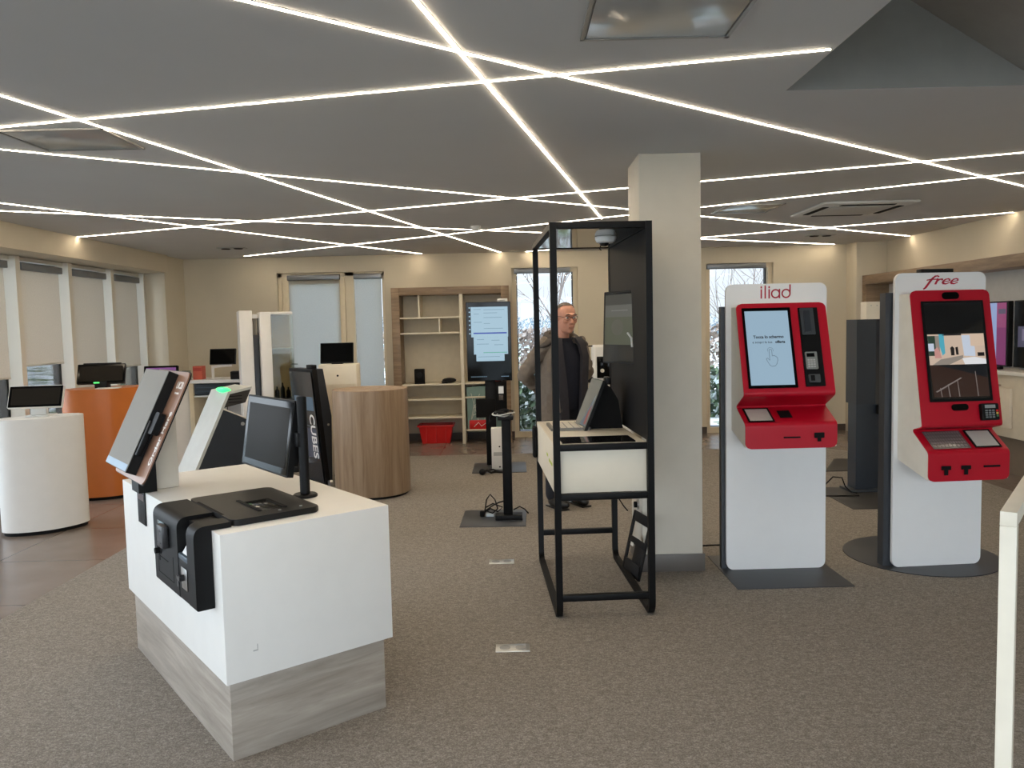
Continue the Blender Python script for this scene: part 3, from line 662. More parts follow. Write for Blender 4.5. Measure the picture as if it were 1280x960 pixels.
# ================================================================== BLACK BOOTH in front of the pillar (local x across, y to the back)
SW, SD, SH, TB = .525, 1.10, 2.072, .034
bo = thing('booth', 'black steel booth frame with a roof, a side panel and a white desk box', 'booth', (.208, 4.055, 0), 3.0)
h = TB / 2; rr_ = .07
for nm, x in (('side_frame', h), ('side_frame', SW - h)):
    pts = [(x, h, SH - h), (x, h, rr_ + h)] + [(x, h + rr_ - rr_ * math.cos(R(a)), h + rr_ - rr_ * math.sin(R(a))) for a in (22, 45, 68, 90)]
    pts += [(x, SD - h - rr_ + rr_ * math.sin(R(a)), h + rr_ - rr_ * math.cos(R(a))) for a in (0, 22, 45, 68, 90)] + [(x, SD - h, SH - h)]
    MB().sq(pts, TB, TB, closed=True, up=(1, 0, 0)).build(nm, blackm, bo)
def bar(nm, z, y, x0=TB, x1=SW - TB): return MB().box((x0, y, z - .0165), (x1, y + .033, z + .0165), .002).build(nm, blackm, bo)
bar('desk_rail', .915, .0005); bar('desk_rail', .655, .0005); bar('foot_rail', .118, .0005); bar('roof_rail', SH - .017, .0005); bar('roof_rail', SH - .017, SD - .0335)
bar('foot_rail', .19, SD - .0335); bar('desk_rail', .655, SD - .0335); bar('desk_rail', .915, SD - .0335)
MB().box((TB, TB, SH - .03), (SW - TB, SD - TB, SH - .012)).build('roof_panel', gloss_dark('roof_gloss_black', (14, 15, 18), .05, .9), bo)
MB().box((SW - TB + .004, TB, .94), (SW - .008, SD - TB, SH - .036)).build('side_panel', mat('panel_satin_black', (18, 18, 20), .55, spec=.2), bo)
db = MB(); db.box((TB + .001, .036, .672), (SW - TB - .001, SD - .036, .93), .002); db.box((.004, .036, .672), (TB + .001, SD - .036, .93), .001); dbo = db.build('desk_box', cream, bo)
sd_ = MB(); 
for a, bb, z in ((.13, .30, .80), (.36, .42, .815)): sd_.box((.0025, a, z), (.0045, bb, z + .016))
sd_.build('green_marking', mat('lime_marking', (176, 190, 60), .6), dbo)
tb = MB(); tb.prism(rrect(.05, .055, .44, .27, .006), .9302, .936, 'z', .001); tb.build('desk_screen', gloss_dark('desk_black_glass', (9, 9, 10), .04), bo)
kb = MB(); kb.prism(rrect(.045, .56, .28, .86, .008), .9302, .946, 'z', .002); kbo = kb.build('desk_keyboard', mat('keyboard_grey', (112, 108, 100), .4, .4), bo)
ks = MB()
for a in range(5):
    for d in range(12): ks.box((.065 + a * .04, .575 + d * .0228, .946), (.097 + a * .04, .592 + d * .0228, .949), .0005)
ks.build('keys', mat('ivory_keys', (214, 206, 190), .5), kbo)
hb = MB(); hb.box((-.028, SD - .09, .70), (-.001, SD - .02, .9), .01); hb.build('side_holder', blackr, bo)
# dome camera under the roof
dc = thing('dome_camera', 'white dome camera hanging under the black booth roof', 'camera', (.545, 4.5, SH - .031))
MB().lathe([(.04, -.036), (.052, -.03), (.06, -.012), (.06, -.0005)], n=32).build('housing', white, dc)
MB().ell((-.01, -.01, -.036), (.027, .027, .02)).build('dome', gloss_dark('dome_smoke', (18, 18, 20), .05), dc)
MB().tube([(-.03, -.02, -.05), (-.036, -.022, -.07), (-.028, -.024, -.078)], .004).build('cable', black, dc)
# box and cable on the roof
rbx = thing('roof_box', 'beige box lying on top of the black booth', 'box', (.32, 4.75, SH + .0005), 3)
MB().box((-.085, -.14, 0), (.085, .14, .055), .012).build('case', mat('box_beige_pink', (206, 178, 158), .5), rbx)
MB().box((-.075, -.145, .014), (.075, -.139, .04), .002).build('front_panel', mat('box_brown_pink', (176, 138, 120), .5), rbx)
cb = thing('cable_loop', 'small black cable loop standing on top of the black booth', 'cable', (.60, 4.62, SH + .0005))
cbo = MB().tube([(-.055, 0, .003), (-.05, 0, .02), (-.02, .01, .05), (.01, 0, .052), (.015, 0, .002)], .0035).tube([(.03, 0, .002), (.032, 0, .06)], .003).build('wire', black, cb)
# wall monitor on the booth side panel
wm = thing('booth_monitor', 'dark monitor bracketed to the inside of the booth side panel', 'monitor', (.64, 4.6, 1.32))
MW = frame3((.6275, 4.585, 1.53), (.40, -.92, 0), (.04, .0, 1)); L = wm.location
MB().prism(rrect(-.18, -.21, .18, .21, .006), -.035, 0, 'z', .003, xf=MW).build('housing', black, wm, off=L)
MB().prism(rrect(-.172, -.2, .172, .2, .003), .0002, .0015, 'z', xf=MW).build('screen_glass', gloss_dark('booth_screen_glass', (30, 31, 30), .07), wm, off=L)
dsp = MB()
for mi, (a0, b0, a1, b1) in enumerate(((-.16, -.1, .16, .06), (-.16, .06, .16, .13), (-.16, .13, .16, .19))): dsp.box((a0, b0, .0016), (a1, b1, .002), mi=mi, xf=MW)
dsp.ell((-.02, 0, .0018), (.07, .05, .0006), mi=3, xf=MW).box((-.09, .095, .0017), (.09, .1, .0024), mi=4, xf=MW)
dsp.build('display', [scr('dim_photo_green', (88, 92, 70), .55), scr('dim_photo_grey', (112, 112, 104), .5), scr('dim_photo_top', (66, 66, 60), .5), scr('dim_photo_lens', (104, 102, 88), .5), scr('dim_photo_line', (150, 150, 146), .5)], wm, off=L)
MB().box((.648, 4.55, 1.48), (.694, 4.72, 1.6), .004).build('wall_bracket', black, wm, off=L)
MB().tube([(.65, 4.42, 1.50), (.668, 4.4, 1.47), (.672, 4.4, 1.42)], .006).build('cable', greyl, wm, off=L)
# slanted touch terminal on the desk
tt = thing('desk_terminal', 'slanted touch terminal with a black stand on the booth desk', 'terminal', (.52, 4.72, .9302)); L = tt.location
TW = frame3((.455, 4.735, 1.075), (.15, -1, 0), (.36, .06, .9))
MB().prism(rrect(-.13, -.16, .13, .16, .004), -.018, 0, 'z', .003, xf=TW).build('screen_housing', black, tt, off=L)
MB().prism(rrect(-.125, -.155, .125, .155, .003), .0002, .0015, 'z', xf=TW).build('screen_glass', gloss_dark('terminal_film', (118, 116, 106), .18), tt, off=L)
tp = MB(); tp.prism([(-.02, -.13), (.11, -.13), (.11, .07), (.05, -.02)], .0015, .002, 'z', mi=0, xf=TW).prism([(.06, -.12), (.1, -.12), (.1, .0), (.07, -.04)], .002, .0024, 'z', mi=1, xf=TW)
tp.build('display', [scr('terminal_blue', (96, 112, 122), .6), scr('terminal_red', (168, 70, 60), .6)], tt, off=L)
MB().prism([(.44, .9305), (.655, .9305), (.63, 1.10), (.59, 1.17), (.545, 1.21), (.49, 1.12)], 4.69, 4.83, 'y', .006).build('stand', blackr, tt, off=L)
MB().box((.555, 4.70, 1.19), (.59, 4.80, 1.235), .008).build('stand_head', black, tt, off=L)
# loose bezel leaning on the pillar
lb = thing('loose_bezel', 'black screen bezel with two openings leaning against the foot of the pillar', 'panel', (.75, 4.9, 0), 0); L = lb.location
LM = frame3((.742, 4.76, .2), (.16, -.66, 0), (.075, .02, .32))
A, B2 = .135, .19
f = MB()
for q in ((-A, -B2, A, -B2 + .085), (-A, B2 - .06, A, B2), (-A, -B2, -A + .03, B2), (A - .03, -B2, A, B2), (-A, -.005, A, .035)): f.box((q[0], q[1], -.006), (q[2], q[3], .006), .002, xf=LM)
f.box((-.02, -.105, -.008), (.105, .0, .004), .004, xf=LM)
f.build('bezel_frame', black, lb, off=L)
MB().box((-.08, -.02, .004), (-.04, .0, .007), xf=LM).build('sticker', mat('sticker_white', (210, 206, 196), .5), lb, off=L)
wc = thing('hanging_cable', 'thin black cable hanging below the white booth desk box', 'cable', (.62, 4.95, .6))
MB().tube([(.03, 0, .068), (.032, .01, -.05), (.045, .02, -.16), (.075, .03, -.21), (.1, .03, -.24)], .004).build('wire', black, wc)
so = thing('wall_socket', 'round metal socket on the side of the pillar behind the booth', 'socket', (PX0, 4.98, .40))
MB().cyl((0, 0, 0), (-.012, 0, 0), .032, n=24).build('plate', chrome, so); MB().cyl((-.012, 0, 0), (-.03, 0, 0), .02, n=16).build('plug', blackr, so)
wcb = thing('floor_cable', 'dark cable lying on the carpet between the pillar and the kiosk', 'cable', (1.18, 5.35, .007))
MB().tube([(0, 0, .004), (.15, .02, .004), (.4, .03, .004), (.7, .25, .004)], .006).build('wire', black, wcb)

# ================================================================== WHITE BARRIER at the right edge
ba = thing('barrier', 'white square-tube barrier cut by the picture edge at the lower right', 'barrier', (1.395, 2.2, 0), 52)
PW = .042; BH = 1.0
MB().box((-PW / 2, -PW / 2, .007), (PW / 2, PW / 2, BH - PW), .002).build('post', mat('barrier_cream', (232, 224, 206), .45), ba); MB().box((1.1 - PW / 2, -PW / 2, .007), (1.1 + PW / 2, PW / 2, BH - PW), .002).build('post', mat('barrier_cream', (232, 224, 206), .45), ba)
MB().box((-PW / 2, -PW / 2, BH - PW), (1.1 + PW / 2, PW / 2, BH), .002).build('top_rail', mat('barrier_cream', (232, 224, 206), .45), ba)

# ================================================================== FLOOR BOXES
for (x, y, rz), lab in (((-.095, 5.11, 0), 'steel floor socket plate between the black pole stand and the booth'), ((-.025, 3.705, 0), 'steel floor socket plate nearest to the camera')):
    t = thing('floor_socket', lab, 'floor socket', (x, y, .007), rz, 'floor sockets')
    MB().box((-.082, -.046, .0), (.082, .046, .004), .0015).build('plate', mat('floor_plate_steel', (196, 196, 192), .3, .7), t)
    for sx in (-.038, .038): MB().lathe([(.026, .004), (.026, .0055), (.02, .006)], (sx, 0), 24).build('outlet_cover', mat('outlet_grey', (150, 150, 148), .35, .5), t)

# ================================================================== PODIUMS
def oval_podium(name, label, loc, rz, a, b_, hgt, m, grp=None):
    t = thing(name, label, 'podium', loc, rz, grp)
    n = 96; pts = []
    for k in range(n):
        an = 2 * PI * k / n; ca, sa = math.cos(an), math.sin(an)
        pts.append((a * math.copysign(abs(ca) ** 1.25, ca), b_ * math.copysign(abs(sa) ** .92, sa)))
    MB().prism(pts, .03, hgt, 'z', .003).build('body', m, t)
    MB().prism([(x * .95, y * .93) for x, y in pts], 0, .03, 'z').build('plinth', blackr, t)
    return t
oval_podium('podium', 'white oval podium at the left edge under the low touch screen', (-3.79, 6.32, 0), 38, .31, .2, .915, white)
oval_podium('podium', 'orange oval podium by the left windows', (-3.93, 7.65, 0), 34, .38, .26, 1.05, orange)
wp = thing('podium', 'brown oak round podium behind the white counter', 'podium', (-1.335, 7.42, 0))
MB().lathe([(.348, .03), (.35, .034), (.35, .997), (.347, 1.0)], n=96).build('body', oakc, wp); MB().lathe([(.325, 0), (.325, .03)], n=64).build('plinth', blackr, wp)
def pos_screen(label, loc, rz, w, hgt, tilt, zc, bodym, foot, grp=None, disp=None):
    t = thing('touch_screen', label, 'touch screen', loc, rz, grp)
    mm = M.Translation((0, 0, zc)) @ M.Rotation(R(-tilt), 4, 'X') @ FACE
    MB().prism(rrect(-w / 2, -hgt / 2, w / 2, hgt / 2, .006), -.03, 0, 'z', .003, xf=mm).build('housing', bodym, t)
    MB().prism(rrect(-w / 2 + .004, -hgt / 2 + .004, w / 2 - .004, hgt / 2 - .004, .004), .0002, .0014, 'z', xf=mm).build('screen_glass', scrn, t)
    MB().box((-w / 2 + .022, -hgt / 2 + .022, .0015), (w / 2 - .022, hgt / 2 - .022, .0018), xf=mm).build('display', disp or gloss_dark('display_off_grey', (40, 37, 33), .2, .02), t)
    foot(t, mm); return t
def foot_white(t, mm): 
    MB().box((-.09, .0, .0), (.09, .17, .012), .004).box((-.06, .03, .012), (.06, .075, .1), .006).build('foot', mat('pos_foot_grey', (214, 214, 210), .4), t)
def foot_black(t, mm):
    MB().box((-.055, -.05, 0), (.055, .1, .07), .006).box((-.035, .02, .06), (.035, .08, .13), .006).build('foot', black, t)
    MB().box((-.06, -.056, .05), (-.01, -.046, .062), .002).build('status_light', mat('status_green', (90, 220, 110), .4, emit=1.6, ecol=(80, 230, 110)), t)
pos_screen('wide touch screen on the white podium reflecting a light strip', (-3.80, 6.3, .915), 10, .40, .185, 25, .165, white, foot_white)
pos_screen('black touch screen with a green status light on the orange podium', (-3.93, 7.58, 1.05), 14, .42, .20, 26, .14, black, foot_black)
sec = thing('customer_display', 'black rear display propped behind the touch screen on the orange podium', 'display', (-4.0, 7.72, 1.05), 14)
MB().prism(rrect(-.17, .1, .17, .235, .006), .05, .075, 'y', .003).box((-.04, .055, 0), (.04, .11, .1), .004).build('housing', black, sec)
leaf = thing('leaflet', 'white leaflet lying on the orange podium', 'paper', (-3.83, 7.5, 1.05), 14)
MB().box((-.1, -.07, 0.0003), (.1, .07, .008), .001).build('sheet', mat('paper_white', (228, 228, 226), .7), leaf)
lf2 = thing('leaflet', 'white leaflet lying on the white podium beside the screen', 'paper', (-3.64, 6.42, .915), 20)
MB().box((-.09, -.06, 0.0003), (.09, .06, .006), .001).build('sheet', mat('paper_white', (228, 228, 226), .7), lf2)

# ================================================================== LEFT BACKGROUND EQUIPMENT
ik = thing('ticket_kiosk', 'inclined white ticket kiosk with a glowing green light on top', 'kiosk', (-2.05, 5.7, 0), 38.4)
MB().prism([(-.535, 0), (0, 1.125), (.177, 1.154), (.17, 1.135), (.012, 1.108), (-.51, 0)], 0, .37, 'y', .002).build('white_shell', mat('shell_white', (186, 187, 181), .4), ik)
MB().prism([(-.51, 0), (-.045, 1.0), (.159, .90), (.13, 0)], .004, .366, 'y').build('body', charc, ik)
MB().prism([(-.045, 1.0035), (-.04, 1.010), (.165, .908), (.159, .9035)], .004, .366, 'y').build('body_top', cream, ik)
hd_ = MB(); hd_.prism([(.011, 1.107), (.168, 1.134), (.124, 1.04), (-.032, 1.012)], .003, .367, 'y'); hdo = hd_.build('head', mat('head_brown_black', (46, 42, 38), .4), ik)
for k in range(3): MB().box((.0, .0015, 1.045 + .022 * k), (.1, .0032, 1.050 + .022 * k)).build('vent_slot', blackr, hdo)
MB().cyl((.095, .004, .885), (.095, -.006, .885), .013, n=16).build('lock', chrome, ik)
MB().ell((.012, .13, 1.132), (.045, .1, .022), rot=M.Rotation(R(10), 3, 'Y')).build('status_lamp', mat('green_lamp', (60, 225, 130), .3, emit=1.5, ecol=(40, 235, 120), vary=0), ik)

ck = thing('display_totem', 'tall black leaning totem with white vertical lettering, left of the oak podium', 'totem', (-1.857, 7.8, 0), 38.4)
MB().prism([(-.118, 1.174), (-.07, 1.178), (.03, .0), (-.016, 0)], 0, .56, 'y', .004).build('screen_slab', black, ck)
MB().prism([(-.068, 1.176), (0, 1.176), (.074, .70), (.054, 0), (.032, 0)], .01, .53, 'y', .003).build('body', charc, ck)
TM = frame3((-.074, .28, .6), (0, -1, 0), (-.088, 0, 1))
MB().box((-.255, -.56, .006), (.265, .55, .0075), xf=TM).build('screen_glass', gloss_dark('totem_glass', (20, 28, 38), .08, .9), ck)
MB().mesh(text_mesh('CUBES', .155, bold=.003), xf=TM @ M.Translation((.16, -.10, .0078)) @ M.Rotation(-PI / 2, 4, 'Z')).build('lettering', inkw, ck)
dp = MB(); dp.box((-.2, .16, .0077), (.24, .30, .008), mi=0, xf=TM).box((-.2, -.32, .0077), (.24, -.02, .008), mi=1, xf=TM).box((-.2, .0, .0077), (.24, .004, .0081), mi=2, xf=TM)
dp.build('display', [scr('totem_blue_reflection', (86, 112, 134), .5), scr('totem_slate_reflection', (58, 64, 84), .5), scr('totem_line', (120, 140, 150), .5)], ck)  # glowing blue and slate patches stand in for reflections on the dark glass
MB().box((-.09, .08, 1.175), (-.03, .2, 1.215), .006).build('top_camera', black, ck)
MB().cyl((.03, -.002, .62), (.03, -.006, .62), .012, n=12).build('lock', chrome, ck)
MB().cyl((.0, -.03, .035), (.03, -.03, .035), .035, n=20).box((.0, -.03, .03), (.03, .01, .06)).build('caster', chrome, ck)

wk = thing('white_cabinet', 'white cabinet carrying a tilted black monitor behind the oak podium', 'cabinet', (-1.86, 8.55, 0), 4)
MB().box((-.20, -.15, 0), (.20, .18, 1.19), .008).build('body', cream, wk); MB().cyl((0, -.15, 1.07), (0, -.153, 1.07), .011, n=12).build('lock', blackr, wk)
MB().box((-.19, -.152, .14), (.19, -.15, .98)).build('door', mat('cabinet_door_cream', (222, 210, 188), .5), wk)
bm_ = thing('cabinet_monitor', 'tilted black monitor on the white cabinet in front of the glazed door', 'monitor', (-1.87, 8.5, 1.19), 4)
mm = M.Translation((0, 0, .12)) @ M.Rotation(R(-14), 4, 'X') @ M.Rotation(R(0), 4, 'Z') @ FACE
MB().prism([(-.2, -.11), (.14, -.11), (.2, .11), (-.14, .11)] and rrect(-.175, -.11, .175, .11, .005), -.025, 0, 'z', .003, xf=mm).build('housing', black, bm_)
MB().prism(rrect(-.168, -.103, .168, .103, .004), .0002, .0015, 'z', xf=mm).build('screen_glass', scrn, bm_)
MB().box((-.06, -.02, 0), (.06, .08, .05), .005).build('foot', black, bm_)

# two tall white column cabinets in front of the left part of the back wall
ta = thing('tall_kiosk', 'tall white column kiosk with a dark front, beside the glass-fronted one', 'kiosk', (-2.84, 8.55, 0), 22)
MB().box((-.075, 0, 0), (.06, .46, 1.785), .006).build('side_post', white, ta)
MB().box((.06, .05, 0), (.125, .44, 1.52), .004).build('front_door', charc, ta); MB().box((.06, .04, 1.7), (.125, .44, 1.745), .004).build('top_shelf', white, ta); MB().box((.06, .36, 1.52), (.125, .44, 1.7)).build('back_panel', cream, ta)
tb_ = thing('tall_kiosk', 'tall white column cabinet with a glass front, next to the glazed door', 'kiosk', (-2.585, 8.50, 0), 22)
MB().box((-.09, 0, 0), (.02, .46, 1.765), .006).build('side_post', white, tb_)
MB().box((.02, .38, 0), (.25, .45, 1.765)).build('back_panel', mat('cabinet_tan', (176, 152, 116), .5), tb_)
MB().box((.02, .03, 1.735), (.25, .38, 1.765), .003).build('top', white, tb_); MB().box((.02, .03, .0), (.25, .38, .82), .003).build('base_unit', charc, tb_)
MB().box((.02, .03, 1.36), (.25, .38, 1.372)).build('shelf', cream, tb_)
MB().box((.022, .02, .82), (.248, .026, 1.735)).build('glass_door', glass_mat('cabinet_glass', (222, 226, 220), .8), tb_)
for k, (x, hh) in enumerate(((.07, .13), (.13, .17), (.19, .12))):
    it = thing('bottle', ['dark bottle at the left of the glass cabinet', 'tallest dark bottle in the glass cabinet', 'short dark bottle at the right of the glass cabinet'][k], 'bottle', tb_.matrix_basis @ V((x, .16, .8205)), 0, 'dark bottles in the glass cabinet')
    MB().lathe([(.022, 0), (.024, .01), (.024, hh * .65), (.009, hh * .8), (.009, hh)], n=16).build('glass_body', blackr, it)

# desk along the back wall
dk = thing('desk', 'white desk with a dark drawer in front of the back wall, far left', 'desk', (-3.47, 9.35, 0), 0)
MB().box((-.52, -.06, .965), (.48, .5, 1.005), .003).build('top', white, dk); MB().box((-.40, -.04, 0), (-.285, .48, .965), .003).build('side_panel', mat('desk_white_lit_warm', (228, 212, 180), .5), dk)  # left side panel: white, with the warm light mixed into its colour
MB().box((-.40, .44, 0), (.44, .48, .965)).build('back_panel', mat('desk_grey_white', (206, 208, 208), .5), dk); MB().box((.36, -.04, 0), (.44, .44, .965), .003).build('side_panel', white, dk)
MB().box((-.285, -.03, .80), (.36, .44, .82), .002).build('shelf', white, dk)
dr = MB().box((-.27, -.05, .83), (.34, .35, .955), .006).build('drawer_unit', mat('drawer_blue_black', (28, 36, 44), .35), dk)
for z in (.865, .91): MB().box((-.25, -.0535, z), (.32, -.0495, z + .008)).build('drawer_line', mat('line_slate', (56, 70, 82), .4), dr)
MB().tube([(-.05, .43, .8), (-.06, .41, .6), (-.03, .42, .3), (-.08, .42, .05)], .005).build('cable', black, dk)
def desk_monitor(label, x, y, rz, w=.31, hh=.19, cat='monitor', z=1.005):
    t = thing('desk_monitor', label, cat, (x, y, z), rz)
    mm = M.Translation((0, 0, .265)) @ M.Rotation(R(-12), 4, 'X') @ FACE
    MB().prism(rrect(-w / 2, -hh / 2, w / 2, hh / 2, .005), -.022, 0, 'z', .003, xf=mm).build('housing', black, t)
    MB().prism(rrect(-w / 2 + .01, -hh / 2 + .01, w / 2 - .01, hh / 2 - .01, .003), .0002, .0014, 'z', xf=mm).build('screen_glass', scrn, t)
    MB().sq([(-w / 2 + .03, 0, 0), (-w / 2 + .03, 0, .14), (-.02, .01, .155), (.1, .01, .158)], .03, .012, up=(0, 1, 0)).box((-w / 2 + .01, -.03, 0), (-w / 2 + .1, .1, .008)).build('stand', white, t)
    return t
desk_monitor('black monitor on a white bracket stand on the far left desk', -3.46, 9.5, 0)
desk_monitor('monitor seen side-on at the end of the far desk behind the printer', -3.12, 9.42, -62)
pr_ = thing('receipt_printer', 'small black receipt printer on the far desk', 'printer', (-3.22, 9.33, 1.005), 8)
MB().box((-.085, -.06, 0), (.085, .08, .095), .01).build('case', black, pr_); MB().box((-.06, -.063, .06), (.06, -.0595, .075)).build('paper_slot', blackr, pr_)
rb_ = thing('red_box', 'small red box beside the monitor on the far desk', 'box', (-3.73, 9.45, 1.005), 0)
MB().box((-.055, -.06, 0), (.055, .06, .16), .004).build('carton', mat('box_salmon', (190, 88, 66), .6), rb_); MB().box((-.05, -.0615, .1), (.05, -.0595, .14)).build('printed_band', mat('box_red', (170, 60, 48), .6), rb_)
cl_ = thing('glass_holder', 'clear glass card holder at the left end of the far desk', 'holder', (-3.87, 9.42, 1.005), 0)
MB().box((-.05, 0, 0), (.05, .006, .11)).box((-.05, -.03, 0), (.05, .03, .006)).build('plate', glass_mat('holder_glass', (225, 232, 232), 1), cl_)
np_ = oval_podium('podium', 'white podium mostly hidden behind the tilted order screen', (-3.86, 8.70, 0), 30, .28, .22, .98, white)
ns = pos_screen('touch screen with a magenta picture behind the tilted order screen', (-3.84, 8.66, .98), 6, .36, .2, 14, .13, black, foot_black, disp=scr('magenta_picture', (150, 90, 160), .6))

# ================================================================== BOOKSHELF and its things
bk = thing('bookshelf', 'pale wooden bookshelf with cream shelves against the back wall', 'bookshelf', (-.78, 10.5, 0))
BX0, BX1, BY, BH = -.79, .765, .40, 2.09
f = MB(); f.box((BX0, 0, 0), (BX0 + .105, BY, BH), .002).box((BX1 - .105, 0, 0), (BX1, BY, BH), .002).box((BX0 + .105, 0, BH - .10), (BX1 - .105, BY, BH), .002); f.build('outer_frame', oakh, bk)
MB().box((BX0 + .105, BY - .02, .12), (BX1 - .105, BY - .002, BH - .1)).build('back_panel', mat('shelf_back_cream', (206, 196, 174), .6), bk)
shw = mat('shelf_cream', (226, 218, 198), .5)
MB().box((.105, .0, 0), (.15, BY - .02, BH - .1), .002).build('divider', shw, bk)
for z in (1.70, 1.495, .81, .61, .365): MB().box((BX0 + .105, .02, z - .022), (.105, BY - .02, z), .0015).build('shelf', shw, bk)
for z in (.815, .63, .19): MB().box((.15, .02, z - .022), (BX1 - .105, BY - .02, z), .0015).build('shelf', shw, bk)
MB().box((-.44, .025, 1.70), (-.42, BY - .02, BH - .1)).build('upright', shw, bk); MB().box((-.175, .025, 1.495), (-.155, BY - .02, 1.678)).build('upright', shw, bk)
sp = thing('speaker', 'small black speaker box on the bookshelf', 'speaker', (-1.235, 10.6, .81))
MB().box((-.065, -.06, 0), (.065, .06, .20), .006).build('case', blackr, sp); MB().cyl((0, -.06, .12), (0, -.064, .12), .04, n=20).build('cone', black, sp); MB().box((-.03, -.075, 0), (.08, -.055, .015), .004).build('foot', black, sp)
sc_ = thing('barcode_scanner', 'black rounded scanner lying on the bookshelf beside the speaker', 'scanner', (-.84, 10.6, .81), 6)
MB().ell((0, 0, .038), (.095, .05, .036)).box((-.1, -.04, .0), (-.02, .04, .03), .01).build('case', black, sc_)
MB().box((-.105, -.03, .01), (-.098, .03, .028), .002).build('window', scrn, sc_)
cr_ = thing('crate', 'red plastic crate on the floor under the bookshelf', 'crate', (-1.04, 10.72, 0))
ca = MB()
b = bmesh.new(); 
def ring(z, w, d): return [b.verts.new(p) for p in ((-w, -d, z), (w, -d, z), (w, d, z), (-w, d, z))]
rs = [ring(0, .185, .12), ring(.235, .225, .155), ring(.235, .212, .142), ring(.012, .174, .108)]
for A, B in zip(rs, rs[1:]):
    for k in range(4): b.faces.new((A[k], A[(k + 1) % 4], B[(k + 1) % 4], B[k]))
b.faces.new(rs[0][::-1]); b.faces.new(rs[3]); ca._merge(b)
ca.build('tub', redp, cr_)
rm = MB()
for q in ((-.245, -.175, .245, -.15), (-.245, .15, .245, .175), (-.245, -.15, -.22, .15), (.22, -.15, .245, .15)): rm.box((q[0], q[1], .228), (q[2], q[3], .25), .004)
rm.build('rim', redp, cr_)
for x in (-.13, 0, .13): MB().box((x - .006, -.165, .02), (x + .006, -.125, .23)).build('rib', redp, cr_)
# gift bags on the bookshelf behind the display
def bag(label, x, y, z, w, hgt, m, line, rz=0):
    t = thing('paper_bag', label, 'bag', (x, y, z), rz, None)
    MB().prism([(-w / 2, 0), (w / 2, 0), (w / 2 * 1.05, hgt), (-w / 2 * 1.05, hgt * .97)], -.05, .05, 'y', .004).build('bag', m, t)
    ln = MB(); q = random.Random(int(abs(x) * 100))
    for k in range(5):
        p = [(q.uniform(-w * .4, w * .4), q.uniform(.05, hgt * .85)) for _ in range(3)]
        ln.tube([(a, -.0515, c) for a, c in fillet(p, .1, 4)], .003, 5)
    ln.build('line_print', line, t)
    MB().tube([(-w * .25, 0, hgt * .96), (-w * .2, 0, hgt + .07), (w * .2, 0, hgt + .07), (w * .25, 0, hgt * .97)], .004, 6).build('handle', line, t); return t
tealm = mat('bag_teal', (122, 150, 146), .6); ivory = mat('print_ivory', (220, 222, 214), .6)
bag('teal printed bag on the bookshelf, left of the totem column', -.46, 10.60, .19, .29, .58, tealm, ivory, 4)
bag('teal printed bag on the bookshelf, right of the totem terminal', -.2, 10.75, .19, .14, .38, tealm, ivory, 0)
bag('red printed bag standing behind the teal ones on the bookshelf', -.235, 10.62, .63 + .0, .16, .22, mat('bag_red', (176, 40, 42), .6), ivory, 0)
rr1 = thing('red_packet', 'red and white printed packet at the front of the bookshelf\'s right bay', 'box', (-.42, 10.545, .19), 0)
MB().box((-.16, -.02, 0), (.1, .02, .12), .004).build('carton', redp, rr1); MB().tube([(-.1, -.0215, .03), (-.04, -.0215, .09), (.0, -.0215, .04), (.06, -.0215, .08)], .004, 5).build('line_print', ivory, rr1)
wbx = thing('white_packet', 'small white packet on top of the tall screen totem', 'box', (-.085, 8.78, 1.8252), 0)
MB().box((-.055, -.02, 0), (.055, .06, .035), .003).build('carton', white, wbx); MB().box((-.03, -.0215, .01), (.03, -.0195, .02)).build('printed_band', greyl, wbx)
# tall screen totem
ds = thing('screen_totem', 'tall black screen totem showing a light blue page, in front of the bookshelf', 'totem', (-.245, 8.75, 0), 0)
MB().box((-.2, -.46, .007), (.38, .16, .013), .002).build('base_plate', dgrey, ds)
MB().box((-.055, .0, .013), (.06, .07, 1.3), .004).build('column', black, ds)
MB().box((-.242, -.035, .955), (.248, .02, 1.825), .004).build('screen_housing', black, ds)
sg = MB().box((-.236, -.037, .962), (.242, -.035, 1.818)).build('screen_glass', scrn, ds)
pg = MB()
def pgb(mi, x0, z0, x1, z1, y=-.0385): pg.box((x0, y, z0), (x1, -.037, z1), mi=mi)
PGM = [scr('page_blue', (168, 200, 218), .85), scr('page_bar', (36, 66, 168), .9), scr('page_green', (90, 170, 150), .9), scr('page_text', (120, 150, 172), .9)]
for q_ in ((-.19, 1.44, .215, 1.77), (-.165, 1.25, .21, 1.4398), (-.14, 1.175, .17, 1.2498)): MB().box((q_[0], -.0385, q_[1]), (q_[2], -.037, q_[3])).build('page', PGM[0], sg)
pgb(1, -.165, 1.475, .2, 1.49, -.039); pgb(2, -.06, 1.265, .2, 1.273, -.039)
for k, (xa, xb, z) in enumerate(((-.16, -.08, 1.74), (-.05, .18, 1.735), (-.05, .1, 1.70), (-.16, -.1, 1.69), (-.05, .15, 1.65), (-.16, -.07, 1.6), (-.05, .02, 1.585), (-.05, .16, 1.53), (-.13, -.05, 1.41), (.03, .12, 1.40), (-.13, .0, 1.36), (.06, .16, 1.35), (-.12, .12, 1.22))): pgb(3, xa, z, xb, z + .006, -.0392)
for k in range(7): pgb(0, -.212, 1.755 - k * .047, -.196, 1.768 - k * .047)
for k in range(9): pgb(3, -.2 + k * .02, 1.0, -.19 + k * .02, 1.008)
for k in range(4): pgb(3, .13 + k * .022, 1.0, .145 + k * .022, 1.008)
pg.build('page_text', PGM, sg)
MB().box((-.16, -.03, .55), (.055, .02, .755), .004).build('side_box', blackr, ds)
tb2 = MB().box((.06, -.03, .555), (.185, .02, .95), .004).build('terminal_plate', blackr, ds)
